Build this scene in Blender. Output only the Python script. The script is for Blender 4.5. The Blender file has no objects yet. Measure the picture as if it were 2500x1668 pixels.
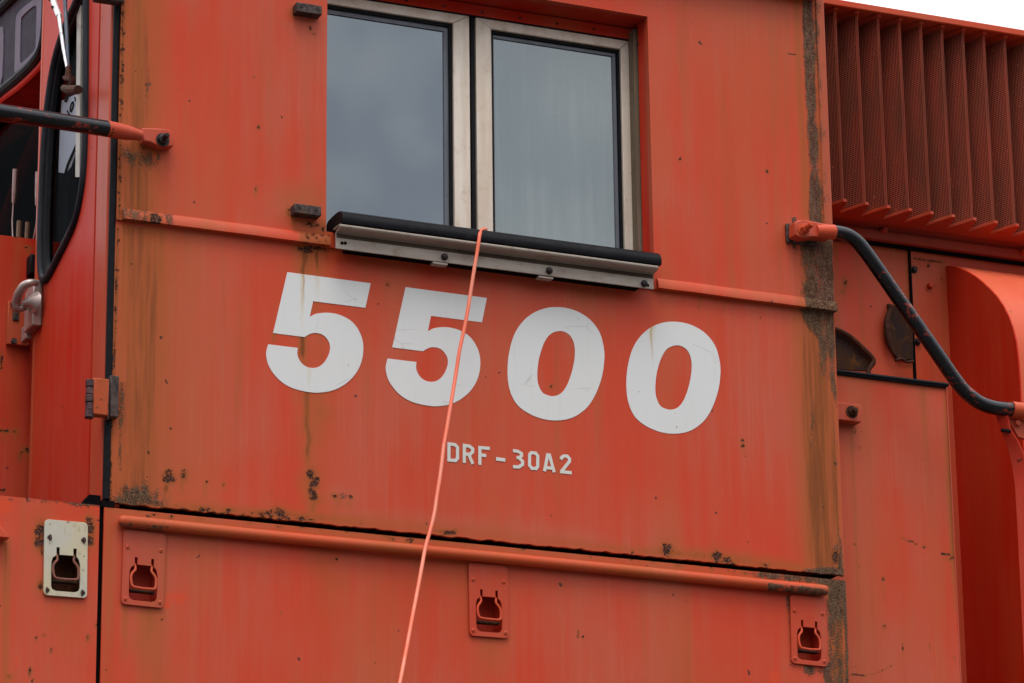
import bpy, bmesh, math, random
import numpy as np
from mathutils import Vector, Matrix, noise as mnoise
from mathutils.geometry import tessellate_polygon

random.seed(7)
rng = np.random.default_rng(11)
sc = bpy.context.scene
COL = sc.collection

# ------------------------------------------------------------------ camera
F_PX = 132.67 * 2500 / 36.0
_p, _y, _r = [math.radians(a) for a in (17.983, 23.453, -0.689)]
_fwd = np.array([math.sin(_y) * math.cos(_p), math.cos(_y) * math.cos(_p), math.sin(_p)])
_rt0 = np.array([math.cos(_y), -math.sin(_y), 0.0])
_up0 = np.cross(_rt0, _fwd)
_R = _rt0 * math.cos(_r) + _up0 * math.sin(_r)
_U = -_rt0 * math.sin(_r) + _up0 * math.cos(_r)
CAMP = np.array([0, 0, 4.4]) - 9.2 * _fwd

cd = bpy.data.cameras.new('camera')
cam = bpy.data.objects.new('camera', cd)
COL.objects.link(cam)
cd.sensor_width = 36.0
cd.lens = 132.67
cd.clip_start = 0.1
cd.clip_end = 500
m = Matrix.Identity(4)
for i in range(3):
    m[i][0], m[i][1], m[i][2], m[i][3] = _R[i], _U[i], -_fwd[i], CAMP[i]
cam.matrix_world = m
sc.camera = cam

# ------------------------------------------------------------------ light
SUN_EL, SUN_AZ = math.radians(66), math.radians(200)
w = bpy.data.worlds.new('World')
sc.world = w
w.use_nodes = True
nt = w.node_tree
nt.nodes.clear()
wo = nt.nodes.new('ShaderNodeOutputWorld')
bg = nt.nodes.new('ShaderNodeBackground')
bg.inputs['Strength'].default_value = 0.12
sky = nt.nodes.new('ShaderNodeTexSky')
sky.sky_type = 'NISHITA'
sky.sun_disc = False
sky.sun_elevation = SUN_EL
sky.sun_rotation = SUN_AZ
tc = nt.nodes.new('ShaderNodeTexCoord')
n1 = nt.nodes.new('ShaderNodeTexNoise')
n1.inputs['Scale'].default_value = 15.0
n1.inputs['Detail'].default_value = 5.0
n1.inputs['Roughness'].default_value = 0.5
cr = nt.nodes.new('ShaderNodeValToRGB')
cr.color_ramp.elements[0].position = 0.41
cr.color_ramp.elements[0].color = (6.5, 7.2, 8.1, 1)
cr.color_ramp.elements[1].position = 0.60
cr.color_ramp.elements[1].color = (12.0, 11.9, 12.0, 1)
mx = nt.nodes.new('ShaderNodeMixRGB')
mx.inputs[0].default_value = 0.93
nt.links.new(tc.outputs['Generated'], n1.inputs['Vector'])
sxyz = nt.nodes.new('ShaderNodeSeparateXYZ')
nt.links.new(tc.outputs['Generated'], sxyz.inputs[0])
elev = nt.nodes.new('ShaderNodeValToRGB')     # overcast sky: bright overhead, dim towards the horizon
els = elev.color_ramp.elements
els[0].position = 0.0; els[0].color = (0.06,) * 3 + (1,)
els[1].position = 1.0; els[1].color = (2.55,) * 3 + (1,)
for p_, v_ in ((0.19, 0.34), (0.30, 1.02), (0.40, 1.28)):
    e_ = els.new(p_); e_.color = (v_,) * 3 + (1,)
nt.links.new(sxyz.outputs[2], elev.inputs[0])
grad = nt.nodes.new('ShaderNodeVectorMath'); grad.operation = 'SCALE'
nt.links.new(elev.outputs[0], grad.inputs['Scale'])
nt.links.new(cr.outputs[0], grad.inputs[0])
nt.links.new(n1.outputs['Fac'], cr.inputs[0])
nt.links.new(sky.outputs[0], mx.inputs[1])
nt.links.new(grad.outputs[0], mx.inputs[2])
nt.links.new(mx.outputs[0], bg.inputs[0])
nt.links.new(bg.outputs[0], wo.inputs[0])

sd = bpy.data.lights.new('sun', 'SUN')
sd.energy = 1.5
sd.angle = math.radians(25)
sd.color = (1.0, 0.96, 0.9)
sun = bpy.data.objects.new('sun', sd)
COL.objects.link(sun)
sv = Vector((math.sin(SUN_AZ) * math.cos(SUN_EL), math.cos(SUN_AZ) * math.cos(SUN_EL), math.sin(SUN_EL)))
sun.rotation_euler = sv.to_track_quat('Z', 'Y').to_euler()
sun.location = sv * 30

vs = sc.view_settings
vs.view_transform = 'Standard'
vs.look = 'None'
vs.exposure = 0.0
vs.gamma = 1.0
vs.use_curve_mapping = False

# ------------------------------------------------------------------ measuring helpers (survey of the photograph)
def ray(px, py):
    return _fwd + _R * ((px - 1250) / F_PX) - _U * ((py - 834) / F_PX)

def at(px, py, Y=0.0):
    d = ray(px, py)
    q = CAMP + d * ((Y - CAMP[1]) / d[1])
    return Vector((float(q[0]), Y, float(q[2])))

def atx(px, py, X):
    d = ray(px, py)
    q = CAMP + d * ((X - CAMP[0]) / d[0])
    return Vector((X, float(q[1]), float(q[2])))

# ------------------------------------------------------------------ node helpers
class N:
    def __init__(s, name):
        s.m = bpy.data.materials.new(name)
        s.m.use_nodes = True
        s.t = s.m.node_tree
        s.t.nodes.clear()
        s.out = s.t.nodes.new('ShaderNodeOutputMaterial')
    def n(s, typ, **kw):
        o = s.t.nodes.new(typ)
        for k, v in kw.items():
            setattr(o, k, v)
        return o
    def l(s, a, b):
        s.t.links.new(a, b)
    def inp(s, sock, v):
        if isinstance(v, (int, float)):
            sock.default_value = v
        elif isinstance(v, tuple):
            sock.default_value = v if len(v) == len(sock.default_value) else (*v, 1)
        else:
            s.l(v, sock)
    def math(s, op, a, b=0.0, c=0.0, clamp=False):
        o = s.n('ShaderNodeMath', operation=op, use_clamp=clamp)
        s.inp(o.inputs[0], a); s.inp(o.inputs[1], b); s.inp(o.inputs[2], c)
        return o.outputs[0]
    def step(s, v, a, b):
        o = s.n('ShaderNodeMapRange', interpolation_type='SMOOTHSTEP')
        s.inp(o.inputs[0], v); s.inp(o.inputs[1], a); s.inp(o.inputs[2], b)
        return o.outputs[0]
    def mix(s, f, a, b, mode='MIX'):
        o = s.n('ShaderNodeMixRGB', blend_type=mode)
        s.inp(o.inputs[0], f); s.inp(o.inputs[1], a); s.inp(o.inputs[2], b)
        return o.outputs[0]
    def pos(s, scale):
        if not hasattr(s, 'g'):
            s.g = s.n('ShaderNodeNewGeometry')
        o = s.n('ShaderNodeVectorMath', operation='MULTIPLY')
        s.l(s.g.outputs['Position'], o.inputs[0])
        o.inputs[1].default_value = scale if isinstance(scale, tuple) else (scale,) * 3
        return o.outputs[0]
    def noise(s, scale, detail=3, rough=0.55, off=0.0):
        o = s.n('ShaderNodeTexNoise')
        v = s.pos(scale)
        if off:
            a = s.n('ShaderNodeVectorMath', operation='ADD')
            s.l(v, a.inputs[0]); a.inputs[1].default_value = (off, off * 1.7, off * 0.6)
            v = a.outputs[0]
        s.l(v, o.inputs['Vector'])
        o.inputs['Scale'].default_value = 1.0
        o.inputs['Detail'].default_value = detail
        o.inputs['Roughness'].default_value = rough
        return o.outputs['Fac']
    def attr(s, name):
        o = s.n('ShaderNodeAttribute', attribute_name=name)
        return o.outputs['Fac']
    def bump(s, h, dist, strength=1.0, normal=None):
        o = s.n('ShaderNodeBump')
        o.inputs['Strength'].default_value = strength
        o.inputs['Distance'].default_value = dist
        s.inp(o.inputs['Height'], h)
        if normal is not None:
            s.l(normal, o.inputs['Normal'])
        return o.outputs[0]
    def finish(s, color, rough=0.5, metal=0.0, normal=None, spec=0.5, ior=None, coat=0.0):
        b = s.n('ShaderNodeBsdfPrincipled')
        s.inp(b.inputs['Base Color'], color)
        s.inp(b.inputs['Roughness'], rough)
        s.inp(b.inputs['Metallic'], metal)
        b.inputs['Specular IOR Level'].default_value = spec
        if ior:
            b.inputs['IOR'].default_value = ior
        b.inputs['Coat Weight'].default_value = coat
        if normal is not None:
            s.l(normal, b.inputs['Normal'])
        s.l(b.outputs[0], s.out.inputs[0])
        return s.m

def paint(name, red, faded, fade_amt=1.0, chips=1.0, rough=0.46, streak=1.0, spec=0.19):
    """weathered enamel: chalky streaks, rust runs, corroded flakes, grime; the 'rust', 'flake', 'moss', 'fresh', 'fade_lit' attributes are surveyed stains, the last also the painted lit tone of the blower housing"""
    k = N(name)
    st = k.noise((34, 34, 2.2), 4, 0.6)
    st2 = k.noise((9, 9, 1.1), 3, 0.55, 3.1)
    st3 = k.noise((150, 150, 3.0), 2, 0.5, 9.1)
    low = k.noise((2.6, 2.6, 1.9), 4, 0.55, 7.7)
    f = k.math('ADD', k.math('MULTIPLY', st, 0.26), k.math('MULTIPLY', st2, 0.36))
    f = k.math('ADD', f, k.math('MULTIPLY', low, 0.52))
    f = k.step(f, 0.44, 0.72)
    f = k.math('MULTIPLY', f, fade_amt)
    f = k.math('ADD', f, k.math('MULTIPLY', k.attr('fade_lit'), 0.8), clamp=True)
    col = k.mix(f, red, faded)
    # fine vertical washing streaks
    col = k.mix(k.math('MULTIPLY', k.math('MULTIPLY', k.step(st3, 0.5, 0.75), k.step(low, 0.42, 0.6)), 0.13 * streak), col, (0.52, 0.18, 0.115))
    # thin brown runs everywhere
    br = k.noise((22, 22, 0.9), 3, 0.6, 21.0)
    br2 = k.noise((5.5, 5.5, 1.0), 3, 0.55, 27.0)
    col = k.mix(k.math('MULTIPLY', k.step(br2, 0.46, 0.68), 0.36 * streak), col, (0.42, 0.098, 0.030))
    col = k.mix(k.math('MULTIPLY', k.math('MULTIPLY', k.step(br, 0.53, 0.78), k.step(br2, 0.34, 0.62)), 0.55 * streak), col, (0.34, 0.080, 0.020))
    # fresh paint patches
    med = k.noise(38, 4, 0.6, 5.0)
    fr = k.step(k.math('ADD', k.attr('fresh'), k.math('MULTIPLY', k.math('SUBTRACT', k.noise((25, 25, 9), 3, 0.6, 2.0), 0.5), 0.7)), 0.35, 0.6)
    col = k.mix(k.math('MULTIPLY', fr, 0.8), col, (0.60, 0.058, 0.016))
    # rust wash
    ru = k.math('MULTIPLY', k.attr('rust'), k.math('ADD', k.math('MULTIPLY', k.noise((70, 70, 2.2), 4, 0.65, 13.0), 1.3), 0.30), clamp=True)
    col = k.mix(ru, col, (0.35, 0.082, 0.017))
    rud = k.step(k.math('MULTIPLY', k.attr('rust'), k.math('ADD', 0.5, k.noise((110, 110, 5), 3, 0.6, 41.0))), 0.72, 1.2)
    col = k.mix(k.math('MULTIPLY', rud, 0.85), col, (0.17, 0.043, 0.008))
    # grime / lichen
    fine = k.noise(250, 3, 0.6, 4.0)
    mm = k.noise((42, 42, 11), 5, 0.68, 8.0)
    mo = k.math('ADD', k.attr('moss'), k.math('MULTIPLY', k.math('SUBTRACT', mm, 0.5), 1.35))
    mo = k.math('ADD', mo, k.math('MULTIPLY', k.math('SUBTRACT', fine, 0.5), 0.9))
    mo = k.step(mo, 0.38, 0.62)
    vg = k.noise((90, 90, 26), 4, 0.65, 14.0)
    gr = k.mix(k.step(k.math('ADD', k.math('MULTIPLY', fine, 0.68), k.math('MULTIPLY', vg, 0.32)), 0.38, 0.66), (0.020, 0.014, 0.009), (0.165, 0.105, 0.062))
    col = k.mix(k.math('MULTIPLY', mo, 0.92), col, gr)
    # corrosion
    nm = k.noise(75, 5, 0.7, 1.0)
    fl0 = k.math('ADD', k.attr('flake'), k.math('MULTIPLY', k.math('SUBTRACT', nm, 0.5), 1.5))
    halo = k.step(k.math('ADD', k.attr('flake'), k.math('MULTIPLY', k.math('SUBTRACT', nm, 0.5), 0.5)), 0.06, 0.42)
    col = k.mix(k.math('MULTIPLY', halo, 0.8), col, (0.27, 0.064, 0.013))
    fl = k.step(fl0, 0.40, 0.52)
    flc = k.mix(k.step(fine, 0.45, 0.66), (0.026, 0.012, 0.008), (0.24, 0.085, 0.055))
    col = k.mix(fl, col, flc)
    # random chips
    ch = k.noise(46, 1, 0.3, 31.0)
    chm = k.math('MULTIPLY', k.step(ch, 0.80, 0.815), chips, clamp=True)
    col = k.mix(k.math('MULTIPLY', chm, 0.85), col, (0.05, 0.02, 0.013))
    h = k.math('ADD', k.math('MULTIPLY', low, 0.6), k.math('MULTIPLY', fl, -0.12))
    nb = k.bump(h, 0.012, 0.35)
    nb = k.bump(k.math('ADD', k.math('MULTIPLY', k.math('MULTIPLY', fl, nm), -1.0), k.math('MULTIPLY', k.math('MULTIPLY', mo, fine), 0.6)), 0.004, 0.9, nb)
    ro = k.math('ADD', rough, k.math('MULTIPLY', k.math('ADD', mo, k.math('ADD', fl, k.math('MULTIPLY', ru, 0.5))), 0.4))
    ro = k.math('ADD', ro, k.math('MULTIPLY', k.math('SUBTRACT', st, 0.5), 0.25), clamp=True)
    return k.finish(col, ro, 0.0, nb, spec)

RED = (0.54, 0.046, 0.015)
PINK = (0.485, 0.082, 0.040)
M = {}
M['paint'] = paint('weathered_red_paint', RED, PINK)
M['deep'] = paint('deep_red_paint', (0.50, 0.016, 0.004), (0.47, 0.060, 0.034), 0.7, 0.8, 0.5, 0.8, 0.14)
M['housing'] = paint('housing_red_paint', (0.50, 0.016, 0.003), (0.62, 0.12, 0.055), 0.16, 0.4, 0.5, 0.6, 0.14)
M['part'] = paint('part_red_paint', (0.50, 0.045, 0.015), (0.43, 0.078, 0.042), 0.9, 0.6, 0.45, 0.8)
M['bright'] = paint('bright_red_paint', (0.56, 0.056, 0.017), (0.48, 0.082, 0.036), 0.8, 0.5, 0.42, 0.8)
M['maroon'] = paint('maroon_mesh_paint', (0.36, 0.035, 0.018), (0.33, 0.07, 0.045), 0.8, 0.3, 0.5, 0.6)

def metal_mat(name, c1, c2, rough, metal, scale=(40, 40, 4), dirt=(0.10, 0.06, 0.035), dirt_amt=0.5, bump=0.0006, spec=0.25):
    k = N(name)
    a = k.noise(scale, 4, 0.6)
    col = k.mix(k.step(a, 0.3, 0.7), c1, c2)
    d = k.noise(30, 5, 0.65, 5.0)
    col = k.mix(k.math('MULTIPLY', k.step(d, 0.52, 0.72), dirt_amt), col, dirt)
    f = k.noise(260, 3, 0.6, 2.0)
    ro = k.math('ADD', rough, k.math('MULTIPLY', k.math('SUBTRACT', d, 0.5), 0.5), clamp=True)
    return k.finish(col, ro, metal, k.bump(k.math('ADD', f, d), bump, 0.6), spec)

M['alu'] = metal_mat('weathered_aluminium', (0.58, 0.46, 0.36), (0.70, 0.60, 0.51), 0.45, 0.25, (30, 30, 2), (0.42, 0.30, 0.18), 0.45)
M['rail_alu'] = metal_mat('dull_aluminium', (0.30, 0.24, 0.195), (0.38, 0.315, 0.265), 0.5, 0.25, (6, 40, 40), (0.19, 0.12, 0.07), 0.5)
M['lip_shade'] = metal_mat('lip_shade_brown', (0.050, 0.030, 0.018), (0.085, 0.055, 0.035), 0.7, 0.0, (5, 40, 40), (0.03, 0.018, 0.01), 0.6)
M['channel'] = metal_mat('brown_channel', (0.125, 0.085, 0.052), (0.21, 0.155, 0.105), 0.55, 0.15, (60, 60, 3))
M['rusty'] = metal_mat('rusty_steel', (0.035, 0.014, 0.008), (0.080, 0.030, 0.018), 0.75, 0.0, (60, 60, 60), (0.11, 0.04, 0.015), 0.6, 0.002, 0.12)
M['darkrust'] = metal_mat('dark_corroded_steel', (0.022, 0.015, 0.013), (0.085, 0.055, 0.048), 0.6, 0.2, (90, 90, 50), (0.15, 0.065, 0.025), 0.8, 0.002)
M['soffit'] = metal_mat('shaded_red_underside', (0.10, 0.010, 0.005), (0.16, 0.016, 0.008), 0.8, 0.0, (20, 20, 20), (0.03, 0.008, 0.005), 0.6, 0.0006, 0.05)  # dark red paints in the shade under the number board
M['peel'] = metal_mat('bare_rust', (0.055, 0.024, 0.010), (0.028, 0.019, 0.020), 0.85, 0.0, (45, 45, 14), (0.14, 0.055, 0.010), 0.8, 0.003, 0.1)
M['cup'] = metal_mat('rusty_cup', (0.10, 0.030, 0.012), (0.055, 0.020, 0.010), 0.8, 0.0, (60, 60, 30), (0.03, 0.012, 0.006), 0.6, 0.001, 0.1)
M['ringrust'] = metal_mat('rusted_wire', (0.23, 0.075, 0.042), (0.14, 0.055, 0.045), 0.6, 0.0, (60, 60, 60), (0.30, 0.12, 0.07), 0.5, 0.001, 0.2)
M['blackbolt'] = metal_mat('black_bolt', (0.012, 0.009, 0.009), (0.04, 0.03, 0.03), 0.45, 0.3, (80, 80, 80), (0.09, 0.04, 0.02), 0.4)
M['rubber'] = metal_mat('black_rubber', (0.0045, 0.004, 0.005), (0.008, 0.007, 0.009), 0.55, 0.0, (30, 60, 60), (0.018, 0.016, 0.018), 0.5, 0.0006, 0.10)
M['gasket'] = metal_mat('grey_black_gasket', (0.010, 0.010, 0.013), (0.024, 0.024, 0.030), 0.5, 0.0, (20, 20, 6), (0.03, 0.028, 0.03), 0.4, 0.0006, 0.12)
M['reflect_band'] = metal_mat('grey_frame_reflection', (0.105, 0.108, 0.125), (0.145, 0.15, 0.17), 0.35, 0.1, (20, 20, 3), (0.10, 0.09, 0.09), 0.3)
M['void'] = metal_mat('dark_interior', (0.006, 0.005, 0.006), (0.010, 0.007, 0.007), 0.9, 0.0, dirt_amt=0.0, spec=0.0)
M['handle'] = metal_mat('cast_handle_metal', (0.33, 0.24, 0.21), (0.45, 0.36, 0.33), 0.38, 0.45, (25, 25, 25), (0.22, 0.13, 0.10), 0.4)
M['white_metal'] = metal_mat('white_metal', (0.66, 0.64, 0.64), (0.78, 0.77, 0.78), 0.35, 0.2)
M['bluegrey'] = metal_mat('blue_grey_metal', (0.05, 0.065, 0.09), (0.10, 0.12, 0.15), 0.4, 0.3)
M['cream_strip'] = metal_mat('cream_strip', (0.36, 0.33, 0.28), (0.44, 0.40, 0.34), 0.45, 0.1)
M['hinge_purple'] = metal_mat('bare_hinge_steel', (0.035, 0.015, 0.017), (0.11, 0.052, 0.052), 0.45, 0.3, (60, 60, 60), (0.035, 0.015, 0.01), 0.7, 0.002)

def ivory():
    k = N('ivory_paint')
    a = k.noise(9, 3, 0.5)
    col = k.mix(k.step(a, 0.35, 0.65), (0.50, 0.42, 0.27), (0.46, 0.42, 0.34))
    s = k.noise((55, 55, 22), 4, 0.65, 4.0)
    col = k.mix(k.math('MULTIPLY', k.step(s, 0.55, 0.7), 0.6), col, (0.30, 0.24, 0.15))
    c = k.noise(95, 4, 0.6, 8.0)
    col = k.mix(k.step(c, 0.66, 0.70), col, (0.16, 0.05, 0.02))
    return k.finish(col, 0.45, 0, k.bump(a, 0.002, 0.3))
M['ivory'] = ivory()

def black_pipe():
    k = N('worn_black_paint')
    a = k.noise((22, 60, 60), 4, 0.7)
    b = k.noise(9, 3, 0.6, 3.0)
    msk = k.step(k.math('ADD', k.math('MULTIPLY', a, 0.6), k.math('MULTIPLY', b, 0.4)), 0.585, 0.605)
    col = k.mix(k.math('MULTIPLY', msk, 0.9), (0.005, 0.0045, 0.006), (0.22, 0.022, 0.010))
    c = k.noise(120, 3, 0.6, 6.0)
    col = k.mix(k.math('MULTIPLY', k.step(c, 0.55, 0.7), 0.5), col, (0.016, 0.014, 0.017))
    return k.finish(col, 0.24, 0, k.bump(c, 0.0005, 0.25), 0.36)
M['blackpipe'] = black_pipe()

def white_vinyl():
    k = N('white_vinyl')
    g = k.noise(4, 3, 0.5)
    col = k.mix(g, (0.65, 0.635, 0.625), (0.60, 0.58, 0.545))
    s = k.noise((90, 90, 4), 3, 0.6, 6.0)
    col = k.mix(k.math('MULTIPLY', k.step(s, 0.55, 0.8), 0.25), col, (0.50, 0.47, 0.43))
    # cracks
    v = k.n('ShaderNodeTexVoronoi', feature='DISTANCE_TO_EDGE')
    k.l(k.pos((9, 9, 17)), v.inputs['Vector'])
    v.inputs['Scale'].default_value = 1.0
    cm = k.math('MULTIPLY', k.math('SUBTRACT', 1.0, k.step(v.outputs['Distance'], 0.0, 0.022)), k.step(k.noise(8, 2, 0.5, 17.0), 0.53, 0.64))
    col = k.mix(k.math('MULTIPLY', cm, 0.5), col, (0.34, 0.31, 0.28))
    # rust runs crossing the first and last digit
    sx = k.n('ShaderNodeSeparateXYZ')
    k.l(k.g.outputs['Position'], sx.inputs[0])
    X, Z = sx.outputs[0], sx.outputs[2]
    wob = k.math('MULTIPLY', k.math('SUBTRACT', k.noise((1, 1, 30), 3, 0.6, 1.0), 0.5), 0.010)
    for (px, py0, py1, wd, amt, c) in ((742, 640, 760, 0.0035, 1.0, (0.26, 0.075, 0.015)), (738, 650, 830, 0.007, 0.65, (0.52, 0.36, 0.13)),
                                       (775, 640, 745, 0.010, 0.45, (0.52, 0.38, 0.16)), (752, 640, 700, 0.03, 0.25, (0.55, 0.42, 0.20)),
                                       (754, 890, 960, 0.008, 0.5, (0.55, 0.46, 0.27)),
                                       (1590, 780, 905, 0.006, 0.9, (0.45, 0.29, 0.12)), (1592, 775, 850, 0.014, 0.6, (0.50, 0.36, 0.18))):
        p0, p1 = at(px, py0), at(px, py1)
        dx = k.math('ABSOLUTE', k.math('SUBTRACT', k.math('ADD', X, wob), p0.x))
        mk = k.math('SUBTRACT', 1.0, k.step(dx, 0.0, wd))
        zr = k.math('MULTIPLY', k.step(Z, p1.z, p1.z + (p0.z - p1.z) * 0.75), k.math('SUBTRACT', 1.0, k.step(Z, p0.z + .02, p0.z + .05)))
        mk = k.math('MULTIPLY', k.math('MULTIPLY', mk, zr), k.math('ADD', k.noise((120, 120, 20), 3, 0.6, 2.0), 0.35))
        col = k.mix(k.math('MULTIPLY', mk, amt, clamp=True), col, c)
    ch = k.noise(60, 2, 0.4, 3.0)
    col = k.mix(k.step(ch, 0.76, 0.78), col, (0.30, 0.10, 0.06))
    return k.finish(col, 0.42, 0, k.bump(cm, 0.001, -0.4))
M['vinyl'] = white_vinyl()

def letter_paint():
    k = N('off_white_letter_paint')
    g = k.noise(14, 3, 0.5)
    return k.finish(k.mix(g, (0.60, 0.60, 0.60), (0.56, 0.53, 0.43)), 0.5)
M['letter'] = letter_paint()

def pane(name, base, ior, streaks=0.0, rough=0.03, tint=(0.90, 0.96, 1.0, 1)):
    k = N(name)
    s = k.noise((38, 38, 2.2), 4, 0.6)
    lo = k.noise(5, 3, 0.5, 4.0)
    d = k.math('MULTIPLY', k.step(k.math('ADD', k.math('MULTIPLY', s, 0.6), k.math('MULTIPLY', lo, 0.4)), 0.45, 0.68), streaks)
    col = k.mix(d, base, (0.26, 0.27, 0.27))
    sx = k.noise((30, 30, 260), 2, 0.5, 3.0)
    col = k.mix(k.math('MULTIPLY', k.step(sx, 0.74, 0.78), 0.25 * (1 if streaks else 0)), col, (0.5, 0.5, 0.5))
    mt_ = k.finish(col, rough, 0, k.bump(k.noise(1.7, 2, 0.5, 1.0), 0.01, 0.05), 0.5, ior)
    mt_.node_tree.nodes['Principled BSDF'].inputs['Specular Tint'].default_value = tint
    return mt_
M['pane_a'] = pane('tinted_glass', (0.030, 0.036, 0.044), 2.45)
M['pane_b'] = pane('dusty_tinted_glass', (0.066, 0.084, 0.082), 2.4, 0.22, 0.07, (0.95, 1.0, 0.99, 1))
M['board'] = metal_mat('number_board_glass', (0.050, 0.047, 0.062), (0.062, 0.058, 0.074), 0.6, 0.0, (9, 9, 9), (0.055, 0.046, 0.05), 0.4, 0.0001, 0.02)
M['board_digit'] = metal_mat('number_board_digit', (0.165, 0.158, 0.20), (0.19, 0.182, 0.225), 0.6, 0.0, (9, 9, 9), (0.17, 0.155, 0.17), 0.3, 0.0001, 0.02)
M['windshield'] = metal_mat('dark_windshield_glass', (0.004, 0.003, 0.003), (0.012, 0.003, 0.003), 0.9, 0.0, dirt_amt=0.0, spec=0.0)

def clear_glass():
    k = N('clear_door_glass')
    tr = k.n('ShaderNodeBsdfTransparent'); tr.inputs[0].default_value = (0.78, 0.80, 0.82, 1)
    gl = k.n('ShaderNodeBsdfGlossy'); gl.inputs['Roughness'].default_value = 0.03
    mxs = k.n('ShaderNodeMixShader')
    mxs.inputs[0].default_value = 0.006; k.l(tr.outputs[0], mxs.inputs[1]); k.l(gl.outputs[0], mxs.inputs[2])
    k.l(mxs.outputs[0], k.out.inputs[0])
    return k.m
M['clear'] = clear_glass()
M['smoked'] = clear_glass()
M['smoked'].name = 'smoked_windscreen_glass'
M['smoked'].node_tree.nodes['Transparent BSDF'].inputs[0].default_value = (0.40, 0.36, 0.36, 1)

def paper():
    k = N('white_paper')
    a = k.noise((9, 30, 12), 3, 0.5)
    return k.finish(k.mix(a, (0.70, 0.69, 0.72), (0.80, 0.80, 0.82)), 0.35)
M['paper'] = paper()

def cable_mat():
    k = N('coral_cable')
    a = k.noise((20, 20, 7), 3, 0.5)
    col = k.mix(k.step(a, 0.4, 0.62), (0.76, 0.13, 0.055), (0.74, 0.20, 0.115))
    d = k.noise((160, 160, 25), 3, 0.6, 3.0)
    col = k.mix(k.step(d, 0.68, 0.74), col, (0.25, 0.06, 0.03))
    return k.finish(col, 0.45)
M['cable'] = cable_mat()

def mesh_grid():
    """perforated sheet: real see-through holes"""
    k = N('perforated_sheet')
    uv = k.n('ShaderNodeUVMap', uv_map='UVMap')
    sx = k.n('ShaderNodeSeparateXYZ'); k.l(uv.outputs[0], sx.inputs[0])
    u = k.math('FRACT', sx.outputs[0]); v = k.math('FRACT', sx.outputs[1])
    hu = k.math('MULTIPLY', k.step(u, 0.13, 0.19), k.math('SUBTRACT', 1.0, k.step(u, 0.87, 0.93)))
    hv = k.math('MULTIPLY', k.step(v, 0.13, 0.19), k.math('SUBTRACT', 1.0, k.step(v, 0.87, 0.93)))
    hole = k.math('MULTIPLY', hu, hv)
    dirt = k.noise((25, 25, 5), 4, 0.6)
    clog = k.step(k.noise(90, 3, 0.6, 3.0), 0.66, 0.7)
    hole = k.math('MULTIPLY', hole, k.math('SUBTRACT', 1.0, clog))
    col = k.mix(k.step(dirt, 0.35, 0.7), (0.58, 0.112, 0.064), (0.38, 0.105, 0.058))
    b = k.n('ShaderNodeBsdfPrincipled')
    k.l(col, b.inputs['Base Color']); b.inputs['Roughness'].default_value = 0.5
    tr = k.n('ShaderNodeBsdfTransparent')
    mxs = k.n('ShaderNodeMixShader')
    k.l(hole, mxs.inputs[0]); k.l(b.outputs[0], mxs.inputs[1]); k.l(tr.outputs[0], mxs.inputs[2])
    k.l(mxs.outputs[0], k.out.inputs[0])
    return k.m
M['perf'] = mesh_grid()

def ground_mat():
    k = N('grey_ballast')
    v = k.n('ShaderNodeTexVoronoi'); k.l(k.pos(22), v.inputs['Vector']); v.inputs['Scale'].default_value = 1.0
    col = k.mix(v.outputs['Distance'], (0.085, 0.078, 0.07), (0.035, 0.032, 0.03))
    return k.finish(col, 0.9, 0, k.bump(v.outputs['Distance'], 0.03, -0.8))
M['ground'] = ground_mat()

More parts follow.
